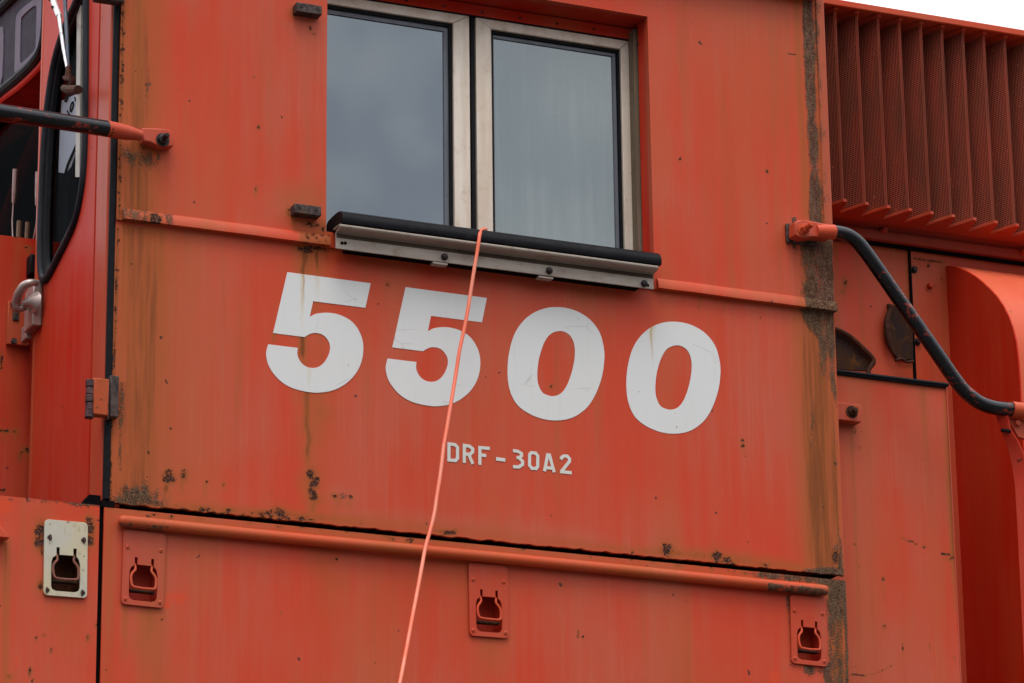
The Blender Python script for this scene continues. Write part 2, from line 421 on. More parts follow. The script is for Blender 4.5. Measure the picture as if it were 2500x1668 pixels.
# ------------------------------------------------------------------ mesh helpers
class B:
    def __init__(s):
        s.v, s.f = [], []
    def add(s, vs_, fs_):
        o = len(s.v)
        s.v += [tuple(v) for v in vs_]
        s.f += [tuple(o + i for i in f) for f in fs_]
        return s
    def box(s, x0, x1, y0, y1, z0, z1):
        vs_ = [(x, y, z) for x in (x0, x1) for y in (y0, y1) for z in (z0, z1)]
        return s.add(vs_, [(0, 1, 3, 2), (4, 6, 7, 5), (0, 4, 5, 1), (2, 3, 7, 6), (0, 2, 6, 4), (1, 5, 7, 3)])
    def tube(s, pts, r, n=14, cap=True, squash=None):
        pts = [Vector(p) for p in pts]
        rs = r if isinstance(r, (list, tuple)) else [r] * len(pts)
        rings = []
        prev = None
        for i, p in enumerate(pts):
            t = (pts[min(i + 1, len(pts) - 1)] - pts[max(i - 1, 0)]).normalized()
            if prev is None:
                a = Vector((0, 0, 1)) if abs(t.z) < 0.9 else Vector((1, 0, 0))
                u = t.cross(a).normalized()
            else:
                u = (prev - t * prev.dot(t)).normalized()
            prev = u
            wv = t.cross(u)
            rings.append([p + (u * math.cos(2 * math.pi * j / n) + wv * math.sin(2 * math.pi * j / n)) * rs[i] for j in range(n)])
        vs_ = [q for rg in rings for q in rg]
        fs_ = []
        for i in range(len(pts) - 1):
            for j in range(n):
                fs_.append((i * n + j, i * n + (j + 1) % n, (i + 1) * n + (j + 1) % n, (i + 1) * n + j))
        if cap:
            fs_.append(tuple(range(n - 1, -1, -1)))
            fs_.append(tuple(range((len(pts) - 1) * n, len(pts) * n)))
        return s.add(vs_, fs_)
    def ball_end(s, p, d, r, n=14, k=5):
        d = Vector(d).normalized()
        pts, rr = [], []
        for i in range(k + 1):
            a = math.pi / 2 * i / k
            pts.append(Vector(p) + d * r * math.sin(a)); rr.append(max(r * math.cos(a), r * 0.03))
        return s.tube(pts, rr, n)
    def prism(s, loops, axis, a0, a1):
        """loops: outer polygon (+holes) of 2D points; axis 'x' -> points are (y,z), 'y' -> (x,z), 'z' -> (x,y)"""
        def put(p, a):
            return {'x': (a, p[0], p[1]), 'y': (p[0], a, p[1]), 'z': (p[0], p[1], a)}[axis]
        tri = tessellate_polygon([[Vector((p[0], p[1], 0)) for p in lp] for lp in loops])
        flat = [p for lp in loops for p in lp]
        n = len(flat)
        vs_ = [put(p, a0) for p in flat] + [put(p, a1) for p in flat]
        fs_ = [tuple(t) for t in tri] + [tuple(n + i for i in reversed(t)) for t in tri]
        o = 0
        for lp in loops:
            kk = len(lp)
            for i in range(kk):
                j = (i + 1) % kk
                fs_.append((o + i, o + j, n + o + j, n + o + i))
            o += kk
        return s.add(vs_, fs_)
    def hexbolt(s, p, d, r, h, shank=0.0, sr=0.5):
        p, d = Vector(p), Vector(d).normalized()
        s.tube([p - d * 0.002, p + d * h * .15], r * 1.35, 16)
        s.tube([p, p + d * h * 0.9, p + d * h], [r, r, r * 0.85], 6)
        if shank:
            s.tube([p + d * h * .9, p + d * (h + shank * .85), p + d * (h + shank)], [r * sr, r * sr, r * sr * .7], 12)
        return s

def link(name, b, mat, parent=None, bevel=0.0, smooth=True, seg=2):
    me = bpy.data.meshes.new(name)
    me.from_pydata(b.v, [], b.f)
    bm = bmesh.new(); bm.from_mesh(me)
    bmesh.ops.recalc_face_normals(bm, faces=bm.faces)
    bm.to_mesh(me); bm.free()
    o = bpy.data.objects.new(name, me)
    COL.objects.link(o)
    me.materials.append(mat)
    if parent:
        o.parent = parent
    if smooth:
        me.set_sharp_from_angle(angle=math.radians(35))
        for p in me.polygons:
            p.use_smooth = True
    if bevel:
        md = o.modifiers.new('bevel', 'BEVEL')
        md.width = bevel; md.segments = seg; md.limit_method = 'ANGLE'; md.angle_limit = math.radians(35)
        md.harden_normals = False
    return o

def empty(name, loc, parent=None):
    o = bpy.data.objects.new(name, None)
    COL.objects.link(o)
    o.location = loc
    o.empty_display_size = 0.05
    if parent:
        o.parent = parent
    return o

def tag(o, label, cat=None, group=None, kind=None):
    o['label'] = label
    if cat: o['category'] = cat
    if group: o['group'] = group
    if kind: o['kind'] = kind
    return o

def smooth_loop(pts, it=2, closed=True):
    """Chaikin corner cutting; points given as (x, y, 's') stay sharp"""
    pts = [(p[0], p[1], len(p) > 2) for p in pts]
    for _ in range(it):
        out = []
        n = len(pts)
        for i in range(n):
            a, b_, c = pts[i - 1], pts[i], pts[(i + 1) % n]
            if b_[2] or (not closed and i in (0, n - 1)):
                out.append(b_)
            else:
                out.append((b_[0] * .75 + a[0] * .25, b_[1] * .75 + a[1] * .25, False))
                out.append((b_[0] * .75 + c[0] * .25, b_[1] * .75 + c[1] * .25, False))
        pts = out
    return [(p[0], p[1]) for p in pts]

def curve3(pts, k=6):
    """Catmull-Rom through 3D points"""
    P = [Vector(p) for p in pts]
    P = [P[0] * 2 - P[1]] + P + [P[-1] * 2 - P[-2]]
    out = []
    for i in range(1, len(P) - 2):
        for j in range(k):
            t = j / k
            a, b_, c, d = P[i - 1], P[i], P[i + 1], P[i + 2]
            out.append(0.5 * ((2 * b_) + (c - a) * t + (2 * a - 5 * b_ + 4 * c - d) * t * t + (3 * b_ - a - 3 * c + d) * t ** 3))
    out.append(P[-2])
    return out

# ------------------------------------------------------------------ stained sheet panels
NAMES = ('rust', 'flake', 'moss', 'fresh', 'fade_lit')
class Sheet:
    """a steel sheet in a plane of constant Y with surveyed stains stored per vertex"""
    def __init__(s, x0, x1, z0, z1, Y, step=0.005, hole=None, th=0.01, wav=0.0012):
        xs = np.linspace(x0, x1, max(2, int((x1 - x0) / step) + 1))
        zs = np.linspace(z0, z1, max(2, int((z1 - z0) / step) + 1))
        hole = [] if hole is None else (hole if isinstance(hole, list) else [hole])
        for h_ in hole:
            xs = np.unique(np.concatenate([xs, h_[:2]])); zs = np.unique(np.concatenate([zs, h_[2:]]))
        s.xs, s.zs, s.Y, s.hole, s.th = xs, zs, Y, hole, th
        s.X, s.Z = np.meshgrid(xs, zs)
        s.dY = wav * (np.sin(s.X * 5.1 + s.Z * 2.3 + Y * 40) + 0.7 * np.sin(s.X * 2.2 - s.Z * 6.1 + 1.3) + .5 * np.sin(s.X * 11 + s.Z * 3))
        s.dZ = np.zeros_like(s.X)
        s.a = {n: np.zeros_like(s.X) for n in NAMES}
    def _w(s, px, py):
        p = at(px, py, s.Y); return p.x, p.z
    def blob(s, kind, px, py, rx, ry, amt=1.0, pw=1.0):
        x, z = s._w(px, py)
        sx, sz = rx * 0.00108, ry * 0.00108
        q = ((s.X - x) / sx) ** 2 + ((s.Z - z) / sz) ** 2
        s.a[kind] = np.maximum(s.a[kind], amt * np.exp(-(q ** pw) * 0.7))
        if kind == 'flake' and rx > 5.5:
            s.run('rust', px, py, py + 34 + ry * 1.6, rx * .75, .75, .9)
            q2 = ((s.X - x) / (sx * 1.9)) ** 2 + ((s.Z - z) / (sz * 1.9)) ** 2
            s.a['rust'] = np.maximum(s.a['rust'], .7 * np.exp(-q2 * .8))
    def run(s, kind, px, py0, py1, wd, amt=1.0, tail=0.7, top=6):
        """vertical run from py0 down to py1, fading"""
        x0, z0 = s._w(px, py0); x1, z1 = s._w(px, py1)
        wdm = wd * 0.00108
        wob = 0.25 * wdm * np.sin(s.Z * 37 + px) + 0.15 * wdm * np.sin(s.Z * 91 + 2 * px)
        t = (z0 - s.Z) / max(z0 - z1, 1e-4)
        prof = np.clip((t + top * .00108 / max(z0 - z1, 1e-4)) / (top * .00108 / max(z0 - z1, 1e-4) + 1e-6), 0, 1) * np.clip((1 - t) / tail, 0, 1)
        s.a[kind] = np.maximum(s.a[kind], amt * prof * np.exp(-(((s.X - x0 + wob) / wdm) ** 2)))
    def band(s, kind, pts, amt=1.0):
        """band along vertical polyline of (px, py, halfwidth_px, strength)"""
        W = [s._w(p[0], p[1]) for p in pts]
        zz = np.array([q[1] for q in W])[::-1]
        xc = np.interp(s.Z, zz, np.array([q[0] for q in W])[::-1])
        hw = np.interp(s.Z, zz, np.array([p[2] for p in pts])[::-1]) * .00108
        st = np.interp(s.Z, zz, np.array([p[3] for p in pts])[::-1], left=0, right=0)
        s.a[kind] = np.maximum(s.a[kind], amt * st * np.exp(-(np.abs((s.X - xc) / hw) ** (2.4 if kind == 'rust' else 4))))
    def hline(s, kind, pts, amt=1.0):
        """along a horizontal polyline of (px, py, halfheight_px, strength)"""
        W = [s._w(p[0], p[1]) for p in pts]
        xx = np.array([q[0] for q in W])
        zc = np.interp(s.X, xx, np.array([q[1] for q in W]))
        hw = np.interp(s.X, xx, np.array([p[2] for p in pts])) * .00108
        st = np.interp(s.X, xx, np.array([p[3] for p in pts]), left=0, right=0)
        s.a[kind] = np.maximum(s.a[kind], amt * st * np.exp(-(((s.Z - zc) / hw) ** 2)))
    def build(s, name, mat, parent):
        nz, nx = s.X.shape
        Yf = s.Y + s.dY
        co = np.stack([s.X, Yf, s.Z + s.dZ], -1).reshape(-1, 3)
        I = np.arange(nz * nx).reshape(nz, nx)
        q = np.stack([I[:-1, :-1], I[:-1, 1:], I[1:, 1:], I[1:, :-1]], -1)
        keep = np.ones((nz - 1, nx - 1), bool)
        if s.hole:
            cx = (s.xs[:-1] + s.xs[1:]) / 2; cz = (s.zs[:-1] + s.zs[1:]) / 2
            for h_ in s.hole:
                keep &= ~((cx[None, :] > h_[0]) & (cx[None, :] < h_[1]) & (cz[:, None] > h_[2]) & (cz[:, None] < h_[3]))
        faces = q[keep].reshape(-1, 4)
        # skirt along every open edge
        e = np.concatenate([faces[:, [0, 1]], faces[:, [1, 2]], faces[:, [2, 3]], faces[:, [3, 0]]])
        key = np.sort(e, 1); key = key[:, 0].astype(np.int64) * (nz * nx) + key[:, 1]
        _, idx, cnt = np.unique(key, return_index=True, return_counts=True)
        be = e[idx[cnt == 1]]
        bv = np.unique(be)
        remap = {int(v): nz * nx + i for i, v in enumerate(bv)}
        back = co[bv].copy(); back[:, 1] = s.Y + s.th
        sk = np.array([[b_, a_, remap[int(a_)], remap[int(b_)]] for a_, b_ in be])
        allco = np.concatenate([co, back]); allf = np.concatenate([faces, sk])
        me = bpy.data.meshes.new(name)
        me.vertices.add(len(allco)); me.vertices.foreach_set('co', allco.astype(np.float32).ravel())
        me.loops.add(allf.size); me.loops.foreach_set('vertex_index', allf.astype(np.int32).ravel())
        me.polygons.add(len(allf)); me.polygons.foreach_set('loop_start', np.arange(0, allf.size, 4, dtype=np.int32))
        me.update(calc_edges=True)
        for n in NAMES:
            at_ = me.attributes.new(n, 'FLOAT', 'POINT')
            vals = s.a[n].reshape(-1)
            at_.data.foreach_set('value', np.concatenate([vals, vals[bv]]).astype(np.float32))
        me.set_sharp_from_angle(angle=math.radians(35))
        me.polygons.foreach_set('use_smooth', np.ones(len(allf), bool))
        me.materials.append(mat)
        me.validate()
        o = bpy.data.objects.new(name, me)
        COL.objects.link(o)
        o.parent = parent
        return o

# ================================================================== setting
g = B().add([(-70, -70, 0), (70, -70, 0), (70, 70, 0), (-70, 70, 0)], [(0, 1, 2, 3)])
tag(link('ground', g, M['ground'], smooth=False), 'grey ballast ground under the locomotive', None, None, 'structure')

# ================================================================== locomotive
loco = tag(empty('locomotive', (0, 0, 0)), 'weathered red diesel locomotive cab side numbered 5500 with rusty seams', 'locomotive')

XL, XR = -1.012, 0.894
ZS = 3.893          # bottom edge of the cab sheets
ZT = 3.8805          # top of the skirt
ZL = 4.581          # lap between the two cab sheets
WX0, WX1, WZ0, WZ1 = -0.486, 0.386, 4.62, 5.316   # window opening

# ---- upper sheet with the window opening
s = Sheet(XL, XR, ZL, 5.72, -0.006, 0.005, (WX0, WX1, WZ0, WZ1), th=0.02)
s.band('rust', [(345, -40, 62, .8), (342, 150, 58, .9), (338, 330, 60, .95), (335, 560, 70, 1.0)])
s.band('rust', [(318, -40, 14, .55), (312, 300, 14, .5), (306, 560, 20, .6)])
s.band('moss', [(360, -40, 5, .42), (358, 200, 5, .36), (355, 300, 4, .25)])
s.hline('moss', [(350, 206, 3, .0), (354, 206, 4, .6), (368, 204, 4, .6), (374, 204, 3, 0)])
s.band('flake', [(301, -40, 6, .43), (297, 200, 6, .42), (292, 380, 6, .40), (290, 560, 6, .38)])
s.band('rust', [(300, -40, 5, 1.15), (297, 200, 5, 1.2), (292, 380, 5, 1.2), (290, 560, 5, 1.1)])
s.blob('moss', 345, 385, 40, 22, .62); s.run('moss', 388, 375, 420, 8, .6); s.run('rust', 370, 370, 560, 16, .7); s.run('rust', 330, 375, 560, 14, .7)
s.run('moss', 390, 440, 560, 5, .35)
s.blob('rust', 740, 495, 60, 40, .55); s.blob('fade_lit', 715, 500, 45, 38, .9); s.run('rust', 720, 520, 600, 18, .75); s.run('rust', 775, 535, 600, 20, .75)
s.blob('flake', 760, 548, 22, 8, .42); s.blob('flake', 788, 555, 10, 14, .40); s.blob('flake', 710, 515, 9, 12, .4)
s.blob('fade_lit', 745, 60, 40, 26, .8); s.blob('rust', 712, 28, 8, 16, .6); s.blob('moss', 770, 55, 12, 9, .45)
s.run('flake', 760, 66, 90, 4, .5); s.blob('flake', 768, 84, 4, 3, .6)
s.blob('fresh', 700, 45, 16, 14, .55); s.blob('fresh', 660, 130, 70, 90, .32); s.blob('fresh', 700, 300, 70, 160, .34); s.blob('fresh', 790, 100, 5, 60, .5)
s.blob('flake', 632, 310, 5, 9, .46); s.blob('flake', 620, 188, 3, 3, .6); s.blob('flake', 626, 461, 4, 9, .52); s.run('rust', 626, 461, 495, 5, .6)
s.blob('flake', 432, 218, 5, 2, .5); s.blob('flake', 711, 122, 3, 2, .6)
s.blob('flake', 1583, 215, 3, 3, .7); s.blob('flake', 1661, 387, 3, 4, .7); s.blob('flake', 1873, 418, 4, 5, .7); s.run('rust', 1661, 387, 440, 3, .4)
s.hline('flake', [(1920, 131, 2, 0), (1926, 131, 2, .46), (1938, 134, 2, .5), (1952, 134, 2, 0)])
s.band('rust', [(1945, -40, 14, .75), (1952, 200, 14, .75), (1965, 400, 16, .8), (1968, 560, 18, .75), (1966, 770, 22, .6)])
s.band('moss', [(1974, -40, 17, .78), (1973, 60, 16, .8), (1977, 150, 17, .8), (1982, 300, 18, .74), (1988, 430, 18, .62), (1992, 545, 22, .80)])
s.band('moss', [(1990, 560, 46, .9), (1992, 620, 44, .82), (1990, 690, 40, .66), (1990, 765, 44, .78)])
s.band('moss', [(2018, 570, 18, .98), (2022, 680, 16, .9), (2026, 770, 16, .9)])
s.band('moss', [(1938, 530, 6, .9), (1940, 600, 8, .8), (1946, 640, 10, .3)])
s.band('moss', [(1990, -40, 7, .36), (1994, 200, 7, .36), (2000, 430, 7, .36), (2003, 540, 7, .5)])
s.band('rust', [(1994, -40, 12, .8), (1998, 200, 12, .8), (2004, 400, 12, .8), (2008, 545, 12, .8)])
s.band('rust', [(1998, -40, 8, .5), (2004, 200, 8, .55), (2010, 400, 9, .65), (2012, 545, 10, .7)])
s.band('moss', [(1995, -40, 3, .4), (1998, 160, 4, .42), (2004, 300, 4, .3), (2008, 530, 5, .4)])
s.blob('moss', 2010, 245, 5, 5, .6)
s.hline('rust', [(1600, 700, 8, .3), (1750, 716, 8, .4), (1900, 738, 12, .6)])
upper = s.build('window_panel', M['paint'], loco)

# ---- lower sheet carrying the number
s = Sheet(XL, XR, ZS, ZL + 0.02, 0.0, 0.005, th=0.012, wav=0.0003)
s.band('rust', [(350, 555, 95, .9), (345, 700, 92, .95), (340, 900, 86, .9), (335, 1100, 88, .9), (330, 1240, 94, .95)])
s.band('rust', [(374, 555, 24, .9), (370, 800, 20, .98), (366, 1000, 20, .95), (362, 1150, 22, .8)])
s.band('rust', [(300, 555, 16, .7), (292, 900, 16, .5), (284, 1240, 22, .8)])
s.band('rust', [(288, 555, 5, 1.1), (281, 800, 5, 1.2), (275, 950, 6, 1.2), (266, 1240, 6, 1.2)])
s.band('flake', [(288, 555, 5, .38), (281, 800, 5, .40), (277, 900, 5, .5), (268, 1000, 7, .5), (264, 1240, 8, .52)])
s.band('moss', [(300, 930, 9, .5), (296, 1010, 10, .55), (294, 1080, 6, .45), (292, 1150, 6, .5)]); s.band('moss', [(318, 925, 4, .4), (316, 1010, 4, .4), (312, 1050, 3, .3)])
s.blob('moss', 335, 1208, 62, 26, .72); s.blob('moss', 300, 1222, 40, 14, .8); s.blob('moss', 370, 1225, 34, 10, .66)
s.hline('moss', [(300, 566, 10, .42), (345, 566, 9, .36), (420, 572, 6, .2)])
# rust below the left lap end
s.blob('flake', 745, 610, 22, 8, .62); s.blob('flake', 778, 606, 16, 7, .60); s.blob('flake', 762, 605, 26, 5, .6)
s.run('rust', 741, 605, 720, 6, 1.5, .5); s.run('rust', 774, 605, 700, 6, 1.35, .6); s.run('rust', 757, 605, 790, 38, .95, .9)
s.run('rust', 738, 820, 905, 11, 1.15, .5); s.run('rust', 668, 812, 842, 5, .95, .4)
s.run('rust', 752, 955, 1200, 11, 1.0, .4); s.run('rust', 746, 955, 1130, 5, 1.1, .5); s.run('rust', 768, 955, 1180, 36, .6, .7)
s.run('rust', 765, 1150, 1262, 26, .8, .35); s.run('rust', 768, 1210, 1262, 14, .95, .3)
for (px, py, rx, ry, a_) in ((760, 1158, 9, 14, .62), (765, 1180, 10, 16, .66), (763, 1203, 9, 14, .66), (766, 1217, 9, 6, .7), (772, 1170, 7, 6, .6)):
    s.blob('flake', px, py, rx, ry, a_)
s.blob('fade_lit', 838, 1212, 30, 18, .9); s.blob('moss', 838, 1210, 13, 9, .42); s.blob('flake', 818, 1212, 6, 4, .52); s.blob('flake', 856, 1214, 5, 4, .52); s.run('rust', 825, 1218, 1255, 8, .7); s.run('rust', 850, 1220, 1250, 10, .5)
s.blob('flake', 412, 1166, 14, 15, .62); s.blob('flake', 448, 1162, 8, 12, .56); s.run('rust', 404, 1185, 1235, 10, 1.1, .8); s.run('rust', 443, 1175, 1230, 6, .9, .7); s.blob('rust', 412, 1165, 24, 24, .7)
s.blob('flake', 505, 1177, 4, 4, .55); s.run('rust', 503, 1180, 1235, 5, .7); s.blob('flake', 546, 1184, 4, 3, .5); s.blob('rust', 546, 1184, 6, 10, .6)
s.blob('flake', 363, 1104, 4, 5, .6); s.run('rust', 364, 1105, 1170, 5, .8); s.blob('flake', 665, 1205, 2, 8, .35)
s.hline('rust', [(280, 1226, 16, .9), (600, 1250, 12, .75), (690, 1256, 14, .9), (760, 1262, 14, .9), (900, 1278, 18, .6), (1100, 1296, 16, .5), (1300, 1318, 14, .4), (1560, 1345, 10, .7), (1640, 1350, 16, .85), (1760, 1362, 20, .85), (1900, 1380, 16, .8), (1990, 1390, 18, .7)])
s.hline('fade_lit', [(800, 1250, 18, .3), (1100, 1282, 26, .8), (1400, 1310, 22, .6), (1540, 1330, 14, .3)])
for (px, py, rx, ry, a_) in ((500, 1243, 14, 6, .6), (560, 1247, 16, 5, .55), (640, 1254, 18, 6, .62), (666, 1247, 5, 6, .6), (682, 1252, 16, 10, .64), (740, 1268, 12, 6, .6), (883, 1278, 4, 5, .5), (1090, 1300, 22, 5, .6), (1110, 1298, 6, 6, .6),
                             (1545, 1348, 5, 5, .6), (1628, 1345, 15, 15, .64), (1635, 1335, 6, 8, .6), (1750, 1360, 13, 14, .64), (1772, 1370, 16, 10, .6), (1788, 1378, 10, 6, .6), (1868, 1382, 10, 6, .62), (2038, 1358, 7, 20, .62)):
    s.blob('flake', px, py, rx, ry, a_)
for px in range(300, 760, 24):
    s.blob('flake', px + random.uniform(-8, 8), 1229 + (px - 274) * .083 + 3, random.uniform(6, 14), 3.5, random.uniform(.4, .62))
for (px, py) in ((947, 695), (1346, 944), (1813, 1076), (1813, 1088)):
    s.blob('flake', px, py, 4, 4, .75); s.blob('rust', px, py, 8, 8, .5)
s.run('rust', 1813, 1080, 1120, 5, .5)
# right hand corner
s.band('moss', [(1985, 745, 44, .86), (1995, 790, 40, .80), (2010, 830, 28, .62), (2014, 880, 22, .48), (2016, 940, 20, .38)])
s.band('moss', [(2026, 745, 12, .95), (2028, 820, 12, .9), (2032, 900, 9, .6), (2038, 1000, 8, .36), (2046, 1250, 8, .34), (2054, 1400, 10, .6)])
s.band('rust', [(1985, 745, 62, .85), (1990, 850, 62, 1.0), (1996, 1050, 58, 1.1), (2004, 1250, 56, 1.1), (2012, 1400, 58, 1.0)])
s.band('rust', [(2024, 900, 14, .8), (2034, 1100, 14, 1.05), (2040, 1250, 14, 1.05), (2048, 1400, 12, .9)])
s.band('moss', [(1975, 950, 22, .26), (1990, 1100, 26, .30), (2000, 1250, 26, .30), (2005, 1330, 26, .34)])
s.hline('moss', [(1935, 1392, 6, .2), (1985, 1394, 12, .75), (2030, 1398, 16, .85), (2062, 1402, 14, .8)])
s.blob('moss', 2040, 1355, 8, 22, .85)
s.run('rust', 1708, 722, 770, 6, .8); s.run('rust', 1668, 718, 745, 4, .5); s.run('rust', 1765, 728, 775, 5, .5); s.run('rust', 1430, 712, 760, 24, .4)
s.hline('rust', [(1600, 706, 5, .4), (1800, 732, 6, .5), (1950, 752, 8, .8)])
s.run('fresh', 1500, 1000, 1330, 40, .28); s.run('fresh', 900, 1080, 1260, 60, .32)
s.blob('fresh', 600, 760, 60, 160, .3)
# rust-eaten lower edge
row = s.zs < ZS + 0.0225
ed = np.array([mnoise.fractal(Vector((x * 26, 3.1, 0)), 1, 2, 4) for x in s.xs]) * .5 + np.array([max(0, mnoise.noise(Vector((x * 60, 9.1, 0)))) for x in s.xs]) * .5
for zi in np.where(row)[0]:
    s.dZ[zi] += np.clip(ed, -0.3, 1.2) * 0.006 * (1 - (s.zs[zi] - ZS) / 0.0225)
lower = s.build('number_panel', M['paint'], loco)

# ---- lap strips along the joint
def lap(x0, x1, seed):
    b = B()
    prof = [(0.0, 4.612), (-0.010, 4.609), (-0.017, 4.598), (-0.0185, 4.584), (-0.0185, 4.5815), (-0.004, 4.5815)]
    n = max(2, int((x1 - x0) / 0.012))
    vs_, fs_ = [], []
    for i in range(n + 1):
        x = x0 + (x1 - x0) * i / n
        dz = 0.0014 * mnoise.noise(Vector((x * 9, seed, 0)))
        dy = 0.0014 * mnoise.noise(Vector((x * 14, seed, 5)))
        vs_ += [(x, y + dy * (1 if j not in (0, 5) else 0), z + dz) for j, (y, z) in enumerate(prof)]
    k = len(prof)
    for i in range(n):
        for j in range(k - 1):
            fs_.append((i * k + j, (i + 1) * k + j, (i + 1) * k + j + 1, i * k + j + 1))
    fs_.append(tuple(range(k))); fs_.append(tuple(n * k + j for j in range(k - 1, -1, -1)))
    return b.add(vs_, fs_)
def add_attr(o, fn):
    me = o.data
    for nm in NAMES:
        a_ = me.attributes.new(nm, 'FLOAT', 'POINT')
        a_.data.foreach_set('value', np.array([fn(v.co).get(nm, 0.0) for v in me.vertices], np.float32))
lx0, lx1 = at(296, 535).x, at(801, 598).x
o = link('drip_strip', lap(lx0, lx1, 1.0), M['paint'], loco)
def f_l(c):
    t = (c.x - lx0) / (lx1 - lx0)
    d = {'rust': 0.55 if t < .2 else (0.75 if t > .86 else 0.12), 'flake': 0.0}
    if t < .25: d['moss'] = .45
    if .13 < t < .185 and c.z < 4.607: d['flake'] = 0.9
    if t > .86: d['flake'] = .32
    return d
add_attr(o, f_l)
rx0 = at(1600, 700).x
o = link('drip_strip', lap(rx0, 0.8945, 2.0), M['paint'], loco)
add_attr(o, lambda c: {'rust': .15 + (.5 if c.x > .78 else 0), 'moss': (.75 if c.x > .80 else .1)})

# ---- roof overhang strip and corner post behind the sheets
b = B().box(XL - .02, at(1983, 8).x, -0.045, 0.05, 5.432, 5.60)
link('roof_drip_rail', b, M['part'], loco, 0.006)
b = B().box(0.870, 0.8945, -0.0105, -0.004, at(2000, 560).z, 5.72)
o = link('corner_strip', b, M['part'], loco, 0.002)
# subdivide corner strip for stains
bm = bmesh.new(); bm.from_mesh(o.data)
for z in np.arange(at(2000, 560).z + .02, 5.7, 0.03):
    bmesh.ops.bisect_plane(bm, geom=bm.verts[:] + bm.edges[:] + bm.faces[:], plane_co=(0, 0, float(z)), plane_no=(0, 0, 1))
bm.to_mesh(o.data); bm.free()
add_attr(o, lambda c: {'rust': .18 + .3 * (c.x < .88), 'moss': (.44 if c.x < .88 else .16), 'fade_lit': .75})

# ---- cab body behind the sheets
link('cab_body', B().box(-0.74, 0.885, 0.115, 2.95, 3.55, 5.75).box(-0.93, XR - .004, 0.014, .115, 5.44, 5.74).box(.86, XR - .003, .013, .115, 3.9, 5.43), M['void'], loco)
link('roof', B().box(-1.03, 0.9, -0.005, 2.96, 5.722, 5.80), M['part'], loco, 0.02)
link('underframe', B().box(-3.2, 0.88, 0.10, 2.9, 1.1, 3.84).box(0.8805, 6.0, 0.16, 2.9, 1.1, 3.1), M['void'], loco)

# ================================================================== window
win = empty('side_window', at(1180, 560, 0.09), loco)
def wl(name, b, mat, bevel=0.0, parent=None):
    off = win.location
    b.v = [(v[0] - off.x, v[1] - off.y, v[2] - off.z) for v in b.v]
    return link(name, b, mat, parent or win, bevel)
YS = 0.085
zt_out = (at(1163, 40, YS).z + at(1540, 103, YS).z + at(900, 0, YS).z) / 3
zt_in = (at(1201, 70, YS).z + at(1518, 121, YS).z) / 2
xa0, xa1 = at(1108, 300, YS).x, at(1148, 300, YS).x
xb0, xb1 = at(1164, 300, YS).x, at(1202, 300, YS).x
xc0, xc1 = at(1520, 350, YS).x, at(1541, 350, YS).x
xl0 = WX0 - 0.13
zb = 4.60
def sash(x0, x1, wl0, wl1):
    """mitred aluminium frame, three visible members"""
    b = B()
    b.prism([[(x0, zb), (x0 + wl0, zb), (x0 + wl0, zt_in), (x0, zt_out)]], 'y', YS, YS + .03)
    b.prism([[(x1 - wl1, zb), (x1, zb), (x1, zt_out), (x1 - wl1, zt_in)]], 'y', YS, YS + .03)
    b.prism([[(x0 + .0006, zt_out - .0002), (x0 + wl0 + .0006, zt_in - .0002), (x1 - wl1 - .0006, zt_in - .0002), (x1 - .0006, zt_out - .0002)]], 'y', YS + .0006, YS + .03)
    return b
fl = wl('sash_frame', sash(xl0, xa1, .05, xa1 - xa0), M['alu'], .0018)
fr_ = wl('sash_frame', sash(xb0, xc1, xb1 - xb0, xc1 - xc0), M['alu'], .0018)
def ring(x0, x1, z0, z1, wd, y0, y1, b=None):
    b = b or B()
    return b.prism([[(x0, z0), (x1, z0), (x1, z1), (x0, z1)], [(x0 + wd, z0 + wd), (x1 - wd, z0 + wd), (x1 - wd, z1 - wd), (x0 + wd, z1 - wd)]], 'y', y0, y1)
wl('glazing_gasket', ring(xl0 + .05, xa0, zb, zt_in, .0085, YS + .008, YS + .029), M['rubber'])
wl('glazing_gasket', ring(xb1, xc0, zb, zt_in, .0075, YS + .008, YS + .029), M['rubber'])
wl('frame_reflection', ring(xl0 + .0586, xa0 - .0086, zb, zt_in - .0086, .012, YS + .014, YS + .029), M['reflect_band'])  # grey rings draw the frame's second reflection in the panes
wl('frame_reflection', ring(xb1 + .0025, xc0 - .0086, zb, zt_in - .0086, .009, YS + .014, YS + .029), M['reflect_band'])
wl('window_pane', B().box(xl0 + .05, xa0 - .002, YS + .018, YS + .024, zb, zt_in - .002), M['pane_a'])
wl('window_pane', B().box(xb1 + .002, xc0 - .002, YS + .018, YS + .024, zb, zt_in - .002), M['pane_b'])
b = B().box(xa1 + .0005, xb0 - .0005, YS + .012, YS + .03, zb, zt_out)
b.box(xa1 + .005, xb0 - .003, YS + .004, YS + .012, zb, zt_out)
wl('meeting_seal', b, M['rubber'], .001)
